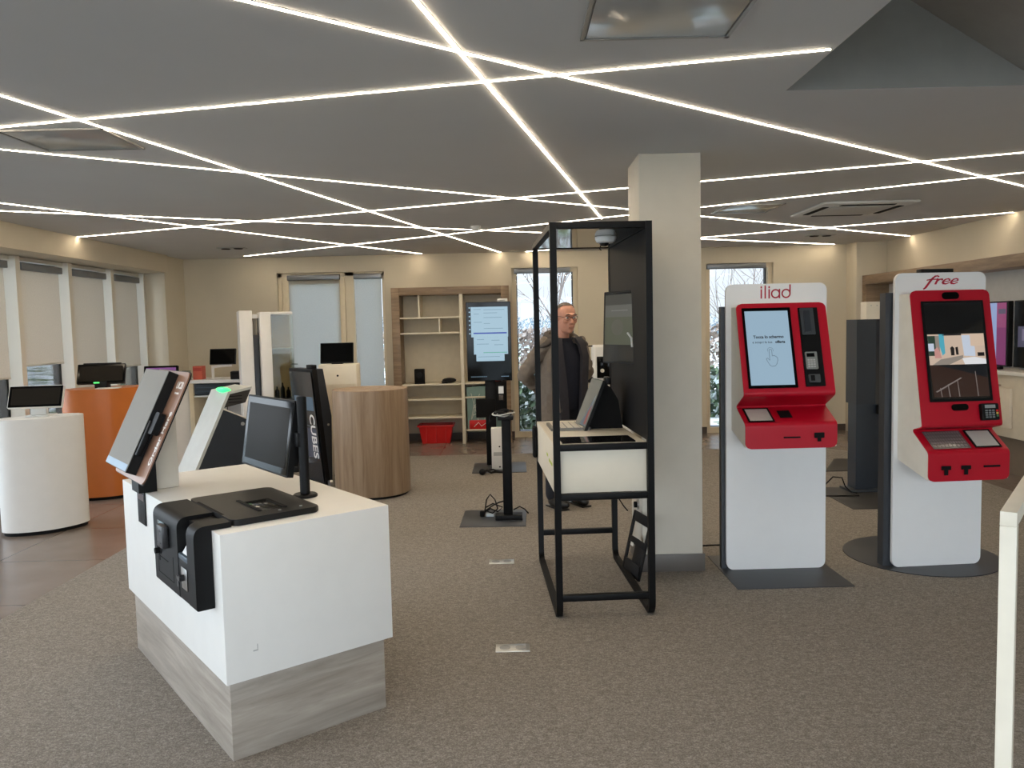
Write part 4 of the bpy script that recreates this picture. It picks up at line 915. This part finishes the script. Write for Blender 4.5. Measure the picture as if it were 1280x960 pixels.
tmn = MB().box((.088, -.052, .73), (.155, -.03, .905), .006).build('card_terminal', black, ds)
MB().box((.095, -.054, .815), (.15, -.0515, .895), .002).build('terminal_screen', scr('terminal_pale', (206, 200, 188), .8), tmn); MB().box((.098, -.054, .742), (.146, -.0515, .80), .002).build('keypad', mat('keypad_brown', (78, 70, 64), .5), tmn)
wb_ = thing('white_box', 'narrow white device housing standing on the totem base plate', 'box', (-.185, 8.5, .0135), 0)
MB().box((-.052, -.05, 0), (.075, .06, .45), .004).build('case', white, wb_); MB().box((-.03, -.0515, .15), (.06, -.05, .19)).build('label_plate', greyl, wb_)
for z in (.03, .25): MB().cyl((.035, -.05, z), (.035, -.0525, z), .009, n=12).build('screw', blackr, wb_)
pl = thing('cable_bundle', 'small black plug and cable lying at the edge of the totem base plate', 'cable', (-.30, 8.2, .007))
MB().ell((-.03, -.02, .035), (.035, .035, .033)).build('plug', black, pl); MB().tube([(-.03, 0, .03), (.02, .03, .04), (.06, .01, .02), (.1, .05, .022), (.17, .02, .02), (.24, .05, .012)], .012).tube([(-.05, .01, .03), (.01, .06, .03), (.08, .05, .045), (.15, .06, .02)], .008).build('wire', black, pl)

# black pole stand
ps = thing('pole_stand', 'black pole stand without a screen on a grey floor plate', 'stand', (-.165, 6.3, 0), -1.5)
MB().box((-.26, -.275, .007), (.255, .28, .0125), .0015).build('base_plate', dgrey, ps)
MB().box((.01, -.09, .0125), (.225, .03, .05), .004).build('foot_block', black, ps)
MB().box((.075, -.055, .05), (.148, .02, .81), .004).build('pole', blackm, ps)
MB().box((.045, -.075, .81), (.17, .06, .835), .006).build('head_plate', black, ps)
cbm = thing('cable_coil', 'coiled black and white cables on top of the pole stand', 'cable', (-.06, 6.28, .836))
q = random.Random(3)
for nm, m_, n_ in (('black_cable', black, 4), ('white_cable', mat('cable_white', (205, 205, 200), .5), 2)):
    c_ = MB()
    for k in range(n_):
        rr0 = q.uniform(.05, .085); z0 = .012 + k * .011; ph = q.uniform(0, 6)
        c_.tube([((rr0 + .012 * math.sin(3 * a + ph)) * math.cos(a) - .015, (rr0 * .75) * math.sin(a), z0 + .008 * math.sin(2 * a + ph)) for a in [2 * PI * i / 22 for i in range(22)]], .0055, 6, closed=True)
    if nm == 'black_cable': c_.tube([(-.08, 0, .03), (-.12, -.01, .01), (-.13, -.015, -.05), (-.115, -.015, -.03)], .005, 6)
    c_.build(nm, m_, cbm)
cb2 = thing('cable_heap', 'tangle of black cables on the base plate of the pole stand', 'cable', (-.2, 6.36, .0127))
c_ = MB()
c_.tube([(-.05, 0, .01), (-.03, .03, .13), (.0, .04, .17), (.04, .02, .13), (.06, 0, .06), (.02, -.03, .03), (-.04, -.02, .05), (.02, .03, .08), (.07, .05, .1), (.11, .05, .11)], .006, 6)
c_.tube([(-.06, .02, .02), (0, .05, .05), (.06, .06, .02), (.1, .05, .06), (.02, .06, .09), (-.04, .05, .06)], .006, 6)
c_.tube([(.19, .08, .03), (.24, .06, .06), (.28, .05, .04), (.31, .02, .012)], .006, 6)
c_.build('wire', black, cb2); MB().box((-.085, -.03, 0), (-.045, .02, .045), .008).build('plug', blackr, cb2); MB().box((-.035, -.03, 0), (.03, .02, .025), .006).build('adapter', mat('adapter_clear', (190, 200, 206), .2), cb2)

# device between booth and back wall
dv = thing('ticket_machine', 'white ticket machine with a black front, seen between the man and the booth monitor', 'ticket machine', (1.0, 8.5, 0), 0)
MB().box((-.13, -.1, .02), (.28, .16, 1.33), .03, seg=4).build('body', white, dv); MB().box((-.18, -.15, 0.007), (.33, .2, .02), .003).build('base', dgrey, dv)
MB().box((-.095, -.112, .98), (.2, -.1, 1.21), .006).build('front_screen', scrn, dv); MB().cyl((-.04, -.112, 1.06), (-.04, -.13, 1.06), .02, n=16).build('button', mat('button_pale', (220, 216, 206), .4), dv)
MB().box((-.19, -.06, .93), (-.131, .02, .99), .006).build('side_shelf', black, dv); MB().sq([(-.131, -.02, 1.32), (-.2, -.02, 1.32), (-.2, -.02, 1.16), (-.135, -.02, 1.16)], .014, .014, up=(0, 1, 0)).build('side_bracket', black, dv)

# ================================================================== RIGHT BACKGROUND
dt = thing('dark_totem', 'tall dark grey totem seen from behind, between the two red kiosks', 'totem', (3.17, 7.0, 0), 0)
MB().prism([(-.125, -.02), (.045, -.02), (.16, .06), (.16, .2), (-.125, .2)], .79, 1.54, 'z', .004).build('upper_housing', charc, dt)
MB().prism([(-.125, -.02), (-.02, -.02), (.13, .03), (.13, .15), (-.125, .15)], .013, .79, 'z', .004).build('column', mat('totem_blue_grey', (44, 52, 62), .4), dt)
MB().box((-.43, -.68, .007), (.35, .18, .0125), .0015).build('base_plate', mat('plate_brown_black', (44, 42, 40), .5), dt); MB().box((-.19, -.08, .0125), (.33, .17, .03), .003).build('foot_block', charc, dt)
MB().box((.06, -.06, .7), (.15, .03, .78), .004).build('tray', black, dt)
c_ = thing('floor_wire', 'thin black cable arching up beside the dark totem base', 'cable', (2.86, 6.9, .013))
MB().tube([(-.17, -.05, .005), (-.12, 0, .08), (-.05, .0, .15), (.03, .0, .14), (.06, 0, .06), (.1, -.03, .02), (.14, -.06, .012)], .006, 6).tube([(-.2, -.1, .004), (0, -.12, .005), (.13, -.12, .005)], .006, 6).build('wire', black, c_)
wt = thing('white_totem', 'white kiosk partly hidden behind the dark totem and the kiosk with the video screen', 'kiosk', (3.78, 8.3, 0), 0)
MB().box((-.09, -.06, .1), (.34, .08, 1.72), .006).build('body', cream, wt); MB().prism([(-.62, -.35), (.4, -.35), (.4, .35), (-.25, .35)], .007, .0125, 'z', .001).build('base_plate', mat('plate_brown_black', (44, 42, 40), .5), wt)
MB().box((-.02, -.03, .0125), (.26, .05, .1), .004).build('column', charc, wt)
for x in (-.04, .02): MB().cyl((x, -.06, 1.68), (x, -.063, 1.68), .006, n=10).build('screw', greyl, wt)

ru = thing('wall_unit', 'oak-framed wall unit with cream cupboards along the right-hand wall', 'wall unit', (4.7, 8.0, 0))
L = ru.location; U0, U1 = 4.0, 10.60
oakw = wood('wall_oak', (112, 92, 74), (136, 114, 92), (156, 134, 112), (9, 1, 9))
MB().box((4.69, U0, 1.995), (XR - .003, U1, 2.115), .002).build('top_beam', oakw, ru, off=L); MB().box((4.69, U1 - .11, 0), (XR - .003, U1, 1.995), .002).build('end_panel', oakh, ru, off=L)
MB().box((4.995, U0, .3), (XR - .004, U1 - .11, 1.995)).build('back_panel', mat('unit_back_grey', (196, 194, 190), .6), ru, off=L)
MB().box((4.655, U0, .985), (4.99, 9.6, 1.02), .003).build('worktop', mat('worktop_cream', (222, 218, 208), .45), ru, off=L)
for k in range(7): MB().box((4.70, 4.02 + k * .8, .39), (4.99, 4.02 + k * .8 + .795, .985), .002).build('cupboard', mat('cupboard_beige', (206, 194, 172), .5), ru, off=L)
MB().box((4.86, U0, 0), (4.99, 9.6, .39)).build('plinth', mat('plinth_taupe', (122, 108, 92), .6), ru, off=L)
def wtv(label, y0, y1, cols):
    t = thing('wall_screen', label, 'screen', (4.95, (y0 + y1) / 2, 1.36)); L = t.location
    MB().box((4.94, y0, 1.035), (4.992, y1, 1.69), .006).build('housing', black, t, off=L); MB().box((4.9385, y0 + .012, 1.047), (4.9402, y1 - .012, 1.678)).build('screen_glass', scrn, t, off=L)
    d = MB()
    for mi, (a0, b0, a1, b1, c) in enumerate(cols): d.box((4.9365 - .0003 * mi, y0 + (y1 - y0) * a0, 1.05 + .625 * b0), (4.9384, y0 + (y1 - y0) * a1, 1.05 + .625 * b1), mi=mi)
    d.build('display', [scr('wall_screen_%s_%d' % (label[:9].replace(' ', '_'), i), c[4], .75) for i, c in enumerate(cols)], t, off=L); return t
wtv('lit wall screen with pale blue and magenta bands beside the red kiosk', 7.88, 8.78, [(.2, .0, .98, 1, (150, 170, 214)), (.03, .0, .2, 1, (126, 34, 100)), (.03, .60, .2, 1, (150, 60, 112)), (.04, .82, .17, .9, (84, 76, 100))])
wtv('mostly dark wall screen at the right picture edge', 6.90, 7.79, [(.3, .3, .92, .62, (70, 66, 90)), (.5, .4, .85, .58, (120, 110, 136)), (.62, .5, .7, .6, (150, 120, 130))])
rc = thing('remote_control', 'small black remote on the worktop under the wall screens', 'remote control', (4.76, 7.78, 1.0205), 20)
MB().box((-.025, -.07, 0), (.025, .07, .03), .006).build('case', black, rc); MB().box((-.012, -.05, .03), (.012, .03, .032)).build('buttons', dgrey, rc)
pb = thing('wall_box', 'cream box with small black lettering fixed to the cupboard front', 'box', (4.70, 7.55, .58)); L = pb.location
MB().box((4.672, 7.40, .48), (4.699, 7.86, .86), .004).build('case', mat('poster_cream', (214, 202, 182), .5), pb, off=L)
TP = frame3((4.6712, 7.63, .735), (0, -1, 0), (0, 0, 1))
MB().mesh(text_mesh('SUPPS', .062, bold=.004), xf=TP).box((-.09, -.045, 0), (.09, -.041, .0006), xf=TP).build('lettering', inkk, pb, off=L)
ln = thing('cupboard_latch', 'small dark keypad latch with a ledge on the cupboard front above the cream box', 'latch', (4.70, 7.66, .92)); L = ln.location
MB().box((4.685, 7.68, .895), (4.699, 7.72, .955), .003).build('keypad', mat('latch_grey', (110, 104, 92), .5), ln, off=L); MB().box((4.66, 7.58, .875), (4.699, 7.74, .885), .002).build('ledge', mat('latch_brown', (130, 118, 98), .5), ln, off=L)

# ================================================================== THE MAN behind the booth (local -y is where he faces)
man = thing('person', 'person in a brown-grey jacket and glasses, hands behind the back, standing behind the booth', 'person', (.44, 6.70, .007), 28)
def remesh(mb, vox, it=2, fac=.5):
    me = bpy.data.meshes.new('t'); mb.bm.to_mesh(me); mb.bm.free(); o = bpy.data.objects.new('t', me); COL.objects.link(o)
    m = o.modifiers.new('r', 'REMESH'); m.mode = 'VOXEL'; m.voxel_size = vox
    if it: s_ = o.modifiers.new('s', 'SMOOTH'); s_.factor = fac; s_.iterations = it
    dg = bpy.context.evaluated_depsgraph_get(); dg.update(); r = bpy.data.meshes.new_from_object(o.evaluated_get(dg))
    bpy.data.objects.remove(o); bpy.data.meshes.remove(me); nb = MB(); nb.bm.free(); nb.bm = bmesh.new(); nb.bm.from_mesh(r); bpy.data.meshes.remove(r); return nb
def limb(mb, pts, n=14):
    P = [V(p[:3]) for p in pts]; rr = [p[3] for p in pts]
    for i in range(len(P)): mb.ell(P[i], (rr[i],) * 3, n=n)
    for i in range(len(P) - 1): mb.cyl(P[i], P[i + 1], rr[i], rr[i + 1], n=n)
    return mb
Rz = lambda d: M.Rotation(R(d), 3, 'Z')
RxM = lambda d: M.Rotation(R(d), 3, 'X')
HD = M.Translation((.01, -.035, 1.60)) @ M.Rotation(R(-5), 4, 'Z') @ M.Rotation(R(6), 4, 'X') @ M.Scale(1.06, 4)      # head frame, origin at mid-head
bd = MB()
h_ = MB()
h_.ell((0, .012, .035), (.077, .094, .088), n=28).ell((0, -.02, -.03), (.064, .072, .085), n=24).ell((0, -.035, -.075), (.05, .052, .042), n=20).ell((0, -.07, -.098), (.024, .02, .018), n=14)   # skull, face, jaw, chin
h_.ell((0, -.085, .032), (.056, .016, .011), n=16)                                           # brow
h_.prism([(-.082, .022), (-.117, -.022), (-.108, -.034), (-.082, -.03)], -.011, .011, 'x', .004).ell((0, -.108, -.024), (.017, .016, .012), n=14)       # nose
for sx in (-1, 1):
    h_.ell((sx * .037, -.066, -.012), (.026, .026, .026), n=14)                              # cheeks
    h_.ell((sx * .079, .012, -.002), (.009, .02, .034), rot=M.Rotation(R(-12), 3, 'X'), n=14) # ears
h_.ell((0, -.094, -.055), (.027, .010, .006), n=14).ell((0, -.092, -.066), (.024, .011, .007), n=14)   # lips
b2 = bmesh.new(); me = bpy.data.meshes.new('t'); h_.bm.to_mesh(me); h_.bm.free()
bd.mesh(me, xf=HD)
limb(bd, [(.004, -.0, 1.56, .056), (0, .02, 1.42, .062)])                                     # neck
bd.ell((0, .02, 1.25), (.16, .10, .2)).ell((0, .02, 1.03), (.15, .11, .16)).ell((0, .02, .92), (.16, .12, .11))
for sx in (-1, 1):
    el = (sx * .31, .125, 1.125); wr = (sx * .075, .215, .965)
    limb(bd, [(sx * .155, .025, 1.36, .048), (sx * .235, .068, 1.26, .042), (*el, .036), (*wr, .03)])
    limb(bd, [(sx * .09, .02, .90, .085), (sx * .10, .0, .50, .058), (sx * .105, .03, .09, .042)])
    bd.ell((sx * .108, -.04, .05), (.042, .11, .04))
    pl_ = V((sx * .035, .228, .915))                                                         # palm and fingers of the folded hands
    bd.ell(pl_, (.03, .018, .045), rot=M.Rotation(R(-sx * 30), 3, 'Y'))
    for k, (dx, ln_) in enumerate(((-.024, .06), (-.008, .07), (.008, .066), (.022, .05))):
        a = pl_ + V((dx - sx * .012, .002, -.035)); limb(bd, [(*a, .0088), (a.x - sx * .012, a.y + .006, a.z - ln_ * .5, .008), (a.x - sx * .03, a.y - .004, a.z - ln_ * .85, .007)], 8)
    limb(bd, [(pl_.x + sx * .022, pl_.y, pl_.z + .02, .011), (pl_.x + sx * .038, pl_.y + .008, pl_.z - .02, .009), (pl_.x + sx * .034, pl_.y + .012, pl_.z - .045, .008)], 8)
nb = remesh(bd, .0058, 3, .5); nb.build('body', skin, man, ang=180)
# face details
for sx in (-1, 1):
    MB().ell((sx * .031, -.0805, .012), (.0135, .0115, .0085), xf=HD).build('eye', mat('eye_white', (205, 196, 188), .2, vary=0), man)
    MB().ell((sx * .030, -.0912, .012), (.0052, .0025, .0055), n=12, xf=HD).build('iris', mat('iris_dark', (46, 36, 30), .15, vary=0), man)
    MB().tube([(sx * .012, -.098, .036), (sx * .03, -.100, .041), (sx * .05, -.092, .034)], [.003, .004, .0025], 8, xf=HD).build('eyebrow', mat('brow_grey', (96, 84, 76), .8), man)
MB().tube([(-.024, -.1, -.0605), (-.008, -.106, -.059), (.008, -.106, -.059), (.024, -.1, -.0605)], .0028, 8, xf=HD).build('mouth', mat('lip_shade', (150, 92, 84), .5), man)
gs = MB()
for sx in (-1, 1):
    gs.tube([(sx * .034 + .025 * math.cos(a) , -.0985 + (.014 * max(0, math.cos(a) * sx)) + .002, .010 + .0165 * math.sin(a)) for a in [2 * PI * k / 24 for k in range(24)]], .0012, 6, closed=True, xf=HD)
    gs.tube([(sx * .059, -.084, .016), (sx * .080, -.045, .02), (sx * .085, .01, .018)], .0019, 6, xf=HD)
gs.tube([(-.010, -.098, .014), (0, -.104, .017), (.010, -.098, .014)], .0017, 6, xf=HD)
gs.build('glasses', mat('glasses_frame', (32, 30, 32), .3, .4), man)
# cropped hair: a thin cap over the back and top of the skull
b = bmesh.new(); bmesh.ops.create_uvsphere(b, u_segments=40, v_segments=28, radius=1)
for vv in b.verts: vv.co = V((vv.co.x * .0805, vv.co.y * .0975 + .012, vv.co.z * .091 + .036))
bmesh.ops.delete(b, geom=[f for f in b.faces if (lambda c: not (c.z > .098 + max(0, -c.y) * .22 - max(0, c.y + .02) * 1.6 and c.z > -.06))(f.calc_center_median())], context='FACES')
hr = MB(); hr._merge(b, xf=HD); hr.build('hair', mat('hair_grey_brown', (104, 92, 84), .9, vary=.3, scale=200), man, ang=180)
# clothing
def loft(rings, n=40, gap=None, thick=.014, wr=.0, seed=0):
    """rings: (z, rx, ry, cx, cy); gap: (half-angle top, half-angle bottom) leaves an opening at the front"""
    b = bmesh.new(); rows = []; zs = [r[0] for r in rings]
    for z, rx, ry, cx_, cy_ in rings:
        g = 0 if gap is None else gap[1] + (gap[0] - gap[1]) * (z - zs[0]) / (zs[-1] - zs[0])
        row = []
        for k in range(n + (0 if gap is None else 1)):
            a = (-PI / 2 + R(g)) + (2 * PI - 2 * R(g)) * k / n
            d = 1 + wr * noise.noise(V((math.cos(a) * 2.2 + seed, math.sin(a) * 2.2, z * 7)))
            row.append(b.verts.new((cx_ + rx * d * math.cos(a), cy_ + ry * d * math.sin(a), z)))
        rows.append(row)
    m = len(rows[0])
    for A, B in zip(rows, rows[1:]):
        for k in range(m if gap is None else m - 1): b.faces.new((A[k], A[(k + 1) % m], B[(k + 1) % m], B[k]))
    if gap is not None:
        bmesh.ops.recalc_face_normals(b, faces=b.faces); bmesh.ops.solidify(b, geom=list(b.faces), thickness=thick)
    else:
        b.faces.new(rows[0][::-1]); b.faces.new(rows[-1])
    mb = MB(); mb._merge(b); return mb
def dens(rings, n=5):
    out = []
    for a, c in zip(rings, rings[1:]):
        for k in range(n): out.append(tuple(a[i] + (c[i] - a[i]) * k / n for i in range(5)))
    return out + [rings[-1]]
navy = mat('navy_jumper', (20, 24, 38), .9, vary=.12, scale=40); jk = mat('jacket_taupe', (112, 101, 90), .85, vary=.12, scale=14); jd = mat('jacket_lining', (42, 40, 46), .85, vary=.1, scale=20)
loft(dens([(.84, .185, .135, 0, .015), (1.0, .19, .14, 0, .005), (1.2, .20, .14, 0, .005), (1.33, .18, .115, 0, .012), (1.40, .11, .085, 0, .015), (1.435, .078, .076, 0, .012)]), wr=.04).build('jumper', navy, man, ang=60)
cl2 = MB(); cl2.tube([(.076 * math.cos(a), .0 + .074 * math.sin(a), 1.43 + .02 * math.sin(a) - (.07 * max(0, -math.sin(a)) ** 4)) for a in [2 * PI * k / 28 for k in range(28)]], .014, 8, closed=True)
cl2.build('jumper_collar', navy, man)
loft(dens([(.715, .222, .175, 0, .025), (.80, .22, .172, 0, .022), (1.0, .212, .166, 0, .02), (1.2, .212, .164, 0, .02), (1.33, .208, .15, 0, .022), (1.39, .19, .13, 0, .028), (1.425, .135, .11, 0, .03), (1.452, .112, .10, 0, .03)], 6), 56, gap=(40, 24), thick=.012, wr=.09).build('jacket', jk, man, ang=60)
# lining lapels along the opening, collar roll, hem band
for sx in (-1, 1):
    P = [(sx * .088, -.150, .74), (sx * .095, -.150, .9), (sx * .108, -.147, 1.1), (sx * .125, -.135, 1.28), (sx * .118, -.105, 1.38), (sx * .098, -.065, 1.44)]
    MB().sq(P, .075, .03, up=(sx * .25, -1, .05)).build('jacket_lapel', jd, man, ang=60)
    el = (sx * .315, .125, 1.125); wr_ = (sx * .10, .21, .985)
    sl = MB(); limb(sl, [(sx * .165, .02, 1.378, .072), (sx * .24, .065, 1.27, .068), (*el, .060), (sx * .20, .18, 1.05, .056), (*wr_, .05)]); nb = remesh(sl, .012, 2)
    for vv in nb.bm.verts: vv.co += vv.normal * .016 * noise.noise(vv.co * 22)
    nb.build('jacket_sleeve', jk, man, ang=180)
    MB().tube([(wr_[0] + .03 * sx + .0, wr_[1], wr_[2] + .012), wr_], .054, 16).build('cuff', jd, man)
    MB().prism(rrect(-.062, -.08, .062, .08, .015), 0, .012, 'z', .004, xf=frame3((sx * .165, -.112, .90), (sx * .80 * sx, .55 * sx, 0), (0, .05, 1))).build('hip_pocket', jk, man)
    MB().prism(rrect(-.05, -.055, .05, .055, .01), 0, .01, 'z', .004, xf=frame3((sx * .165, -.105, 1.215), (.82, .55 * sx, 0), (0, .12, 1))).build('chest_pocket', jk, man)
cr2 = MB(); A_ = [R(-60 + (300) * k / 24) for k in range(25)]
cr2.tube([(.128 * math.cos(a), .022 + .112 * math.sin(a), 1.435 + .03 * math.sin(a)) for a in A_], [.02 + .022 * math.sin(PI * k / 24) for k in range(25)], 10)
cr2.build('jacket_collar', mat('collar_dark_taupe', (70, 63, 58), .85), man)
for sx in (-1, 1):      # shoulder flaps
    MB().ell((sx * .165, .01, 1.40), (.085, .085, .03), rot=M.Rotation(R(sx * 26), 3, 'Y')).build('shoulder_flap', mat('collar_dark_taupe', (70, 63, 58), .85), man)
tr = MB()
for sx in (-1, 1): limb(tr, [(sx * .088, .02, .88, .108), (sx * .10, .0, .50, .082), (sx * .105, .03, .11, .07)])
tr.ell((0, .02, .90), (.175, .13, .12)); remesh(tr, .013, 2).build('trousers', mat('trousers_navy_black', (24, 26, 34), .85), man, ang=180)
for sx in (-1, 1):
    sh = MB(); sh.ell((sx * .11, -.06, .048), (.05, .135, .047), rot=Rz(sx * -8)).ell((sx * .106, .035, .07), (.046, .06, .06)); nb = remesh(sh, .008, 1)
    for vv in nb.bm.verts: vv.co.z = max(vv.co.z, .012)
    nb.box((sx * .11 - .046, -.16, 0), (sx * .11 + .046, .085, .014), .006); nb.build('shoe', mat('shoe_black', (18, 18, 19), .4), man, ang=60)

# ================================================================== OUTSIDE
def ground_mat():
    t = NT('grass_with_snow'); mp = t.coords((1, 1, 1)); a = t.add('ShaderNodeTexNoise'); a.inputs['Scale'].default_value = .9; a.inputs['Detail'].default_value = 7; a.inputs['Roughness'].default_value = .65; t.link(mp, 'Vector', a, 'Vector')
    r = t.ramp(a, 'Fac', [(.40, (74, 98, 52)), (.47, (108, 124, 84)), (.50, (226, 234, 240)), (.7, (238, 243, 248))]); t.link(r, 'Color', t.b, 'Base Color'); t.b.inputs['Roughness'].default_value = .9; t.bump(a, 'Fac', .5, .1); return t.m
S('ground_outside', MB().box((-60, YB + .3, -.35), (60, 130, -.15)).box((-60, -30, -.35), (XL - .35, YB + .3, -.15)).box((XL - .35, -40, -.35), (60, YF - .3, -.15)), ground_mat())
S('path_outside', MB().box((-12, YB + .29, -.149), (12, YB + 1.5, -.08)).box((XL - 2.2, -6, -.149), (XL - .36, YB + .29, -.08)), mat('wet_paving', (120, 124, 134), .4, vary=.12, scale=3))
def leafy(name, label, cat, x, y, w, d, hgt, cols, n, rnd, snow=.25, z=-.15):
    t = thing(name, label, cat, (x, y, z)); b = MB(); q = random.Random(rnd)
    ms = [mat('leaf_%s_%d' % (name, i), c, .8) for i, c in enumerate(cols)]
    bm_ = b.bm
    for k in range(n):
        a = q.uniform(0, 2 * PI); rr = math.sqrt(q.random()); zz = q.random() ** .8
        s_ = .5 + .5 * math.sin(PI * min(1, zz * .75 + .2))
        c = V((rr * math.cos(a) * w / 2 * s_, rr * math.sin(a) * d / 2 * s_, zz * hgt)); sz = q.uniform(.05, .11) * (hgt ** .4)
        ax = V((q.gauss(0, 1), q.gauss(0, 1), q.gauss(0, 1))).normalized(); u = ax.orthogonal().normalized() * sz; w2_ = ax.cross(u).normalized() * sz * .55
        f = bm_.faces.new([bm_.verts.new(c + p) for p in (-u, w2_, u, -w2_)]); f.material_index = (len(cols) - 1 if q.random() < snow else q.randrange(len(cols) - 1))
    b.build('foliage', ms, t, ang=180)
    st = MB()
    for k in range(4): st.tube([(q.uniform(-.1, .1) * w, q.uniform(-.1, .1) * d, 0), (q.uniform(-.2, .2) * w, q.uniform(-.2, .2) * d, hgt * .7)], [.02, .008], 6)
    st.build('stem', mat('stem_brown', (82, 70, 60), .9), t); return t
G = [(70, 90, 68), (92, 112, 84), (58, 76, 60), (196, 206, 208)]
leafy('shrub', 'snowy green shrub outside the tall window behind the man', 'shrub', .62, 13.2, 1.5, 1.0, 1.0, G, 1700, 1, .28)
leafy('shrub', 'snow-dusted shrub outside the tall window beside the pillar', 'shrub', 3.3, 14.3, 1.9, 1.0, .85, G, 1400, 2, .3)
leafy('shrub', 'low green shrub outside the left windows', 'shrub', -7.6, 11.4, 1.6, 2.0, 1.0, G, 900, 3, .4)
HG = [(122, 108, 98), (136, 122, 111), (110, 98, 91), (146, 138, 132)]
leafy('hedge', 'long brown bare hedge across the field behind the garden', 'hedge', 3, 24, 30, 1.6, 1.6, HG, 9000, 4, .2)
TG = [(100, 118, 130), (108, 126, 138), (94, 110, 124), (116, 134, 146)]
for i, (x, y, w, hh, lab) in enumerate(((-6, 62, 20, 2.6, 'blue-grey distant tree clump, leftmost beyond the hedge'), (9, 66, 22, 2.6, 'blue-grey distant tree clump beyond the hedge, seen past the man'), (26, 62, 22, 2.6, 'blue-grey distant tree clump beyond the hedge, seen beside the pillar'), (48, 66, 24, 2.6, 'blue-grey distant tree clump, rightmost beyond the hedge'))):
    leafy('tree_clump', lab, 'trees', x, y, w, 5, hh, TG, 3500, 10 + i, .2)
def bare_tree(label, x, y, hgt, rnd, z=-.15, r0=.04):
    t = thing('bare_tree', label, 'tree', (x, y, z), 0, 'bare trees'); q = random.Random(rnd); tr_, br = MB(), MB()
    def grow(p, d, L_, r_, lvl):
        pts = [p]; dd = d.copy()
        for k in range(4): dd = (dd + V((q.gauss(0, .08), q.gauss(0, .08), .05))).normalized(); pts.append(pts[-1] + dd * L_ / 4)
        (tr_ if lvl == 0 else br).tube(pts, [r_ * (1 - .16 * k) for k in range(5)], 6 if lvl < 2 else 4)
        if lvl < 3:
            for k in range((7, 5, 3)[lvl]):
                i = q.randrange(2 if lvl == 0 else 1, 5); a = q.uniform(0, 2 * PI); tl = R(q.uniform(22, 48))
                side = (dd.orthogonal().normalized() * math.cos(a) + dd.cross(dd.orthogonal()).normalized() * math.sin(a))
                grow(pts[i], (dd * math.cos(tl) + side * math.sin(tl)).normalized(), L_ * q.uniform(.5, .75), r_ * .5, lvl + 1)
    grow(V((0, 0, 0)), V((0, 0, 1)), hgt * .5, r0, 0)
    bmk = mat('bark_grey', (104, 96, 92), .9); tr_.build('trunk', bmk, t); br.build('branches', bmk, t); return t
bare_tree('bare young tree outside the tall window behind the man', 1.1, 17.5, 4.6, 5)
bare_tree('bare fan-shaped tree outside the tall window beside the pillar', 4.75, 16.0, 4.4, 8, r0=.035)
bare_tree('bare tree outside the left-hand windows', -9.5, 13.0, 4.0, 9)
fe = thing('wire_fence', 'thin wire mesh fence outside the tall back windows', 'fence', (2, 15.2, -.15))
fm = MB(); 
for k in range(9): fm.tube([(-6, 0, .1 + k * .13), (6, 0, .1 + k * .13)], .004, 4)
for k in range(49): fm.tube([(-6 + k * .25, 0, .05), (-6 + k * .25, 0, 1.2)], .003, 4)
fm.build('mesh', mat('wire_grey', (110, 118, 120), .5, .5), fe)
for k in range(6): MB().cyl((-6 + k * 2.4, 0, 0), (-6 + k * 2.4, 0, 1.3), .025, n=10).build('post', mat('wire_grey', (110, 118, 120), .5, .5), fe)
op = thing('outside_column', 'dark grey square column standing outside the left-hand windows', 'column', (-6.55, 9.9, -.08))
MB().box((-.22, -.3, 0), (.22, .3, 3.2), .01).box((-.26, -.34, 0), (.26, .34, .12)).build('shaft', mat('column_slate', (70, 78, 92), .7), op)

# ================================================================== LIGHT
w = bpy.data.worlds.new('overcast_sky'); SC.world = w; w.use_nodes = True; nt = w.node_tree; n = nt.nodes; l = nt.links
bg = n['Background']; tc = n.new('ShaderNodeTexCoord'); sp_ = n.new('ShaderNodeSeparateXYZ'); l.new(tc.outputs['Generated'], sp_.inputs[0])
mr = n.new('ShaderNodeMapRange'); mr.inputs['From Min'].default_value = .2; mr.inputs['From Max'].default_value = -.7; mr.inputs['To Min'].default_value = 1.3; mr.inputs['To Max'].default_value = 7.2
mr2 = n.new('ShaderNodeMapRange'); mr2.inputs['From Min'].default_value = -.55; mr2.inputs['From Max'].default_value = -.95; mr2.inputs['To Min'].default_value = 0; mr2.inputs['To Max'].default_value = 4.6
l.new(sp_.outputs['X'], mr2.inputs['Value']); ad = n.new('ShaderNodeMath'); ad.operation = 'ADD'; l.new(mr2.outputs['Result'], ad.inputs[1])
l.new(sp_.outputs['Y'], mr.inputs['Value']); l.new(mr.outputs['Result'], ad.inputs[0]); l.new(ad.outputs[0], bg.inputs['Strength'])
rp = n.new('ShaderNodeValToRGB'); e = rp.color_ramp.elements; e[0].position = 0; e[0].color = (.80, .88, .95, 1); e[1].position = .5; e[1].color = (.81, .895, 1.0, 1); l.new(sp_.outputs['Z'], rp.inputs['Fac']); l.new(rp.outputs['Color'], bg.inputs['Color'])
try: w.cycles.sampling_method = 'MANUAL'; w.cycles.sample_map_resolution = 512
except Exception: pass
SC.view_settings.view_transform = 'Standard'; SC.view_settings.look = 'None'; SC.view_settings.gamma = 1; SC.view_settings.exposure = 0.0
SC.view_settings.use_curve_mapping = False
cy = SC.cycles; cy.use_denoising = True; cy.max_bounces = 9; cy.diffuse_bounces = 5; cy.glossy_bounces = 4; cy.transparent_max_bounces = 12; cy.caustics_reflective = False; cy.caustics_refractive = False; cy.sample_clamp_indirect = 6
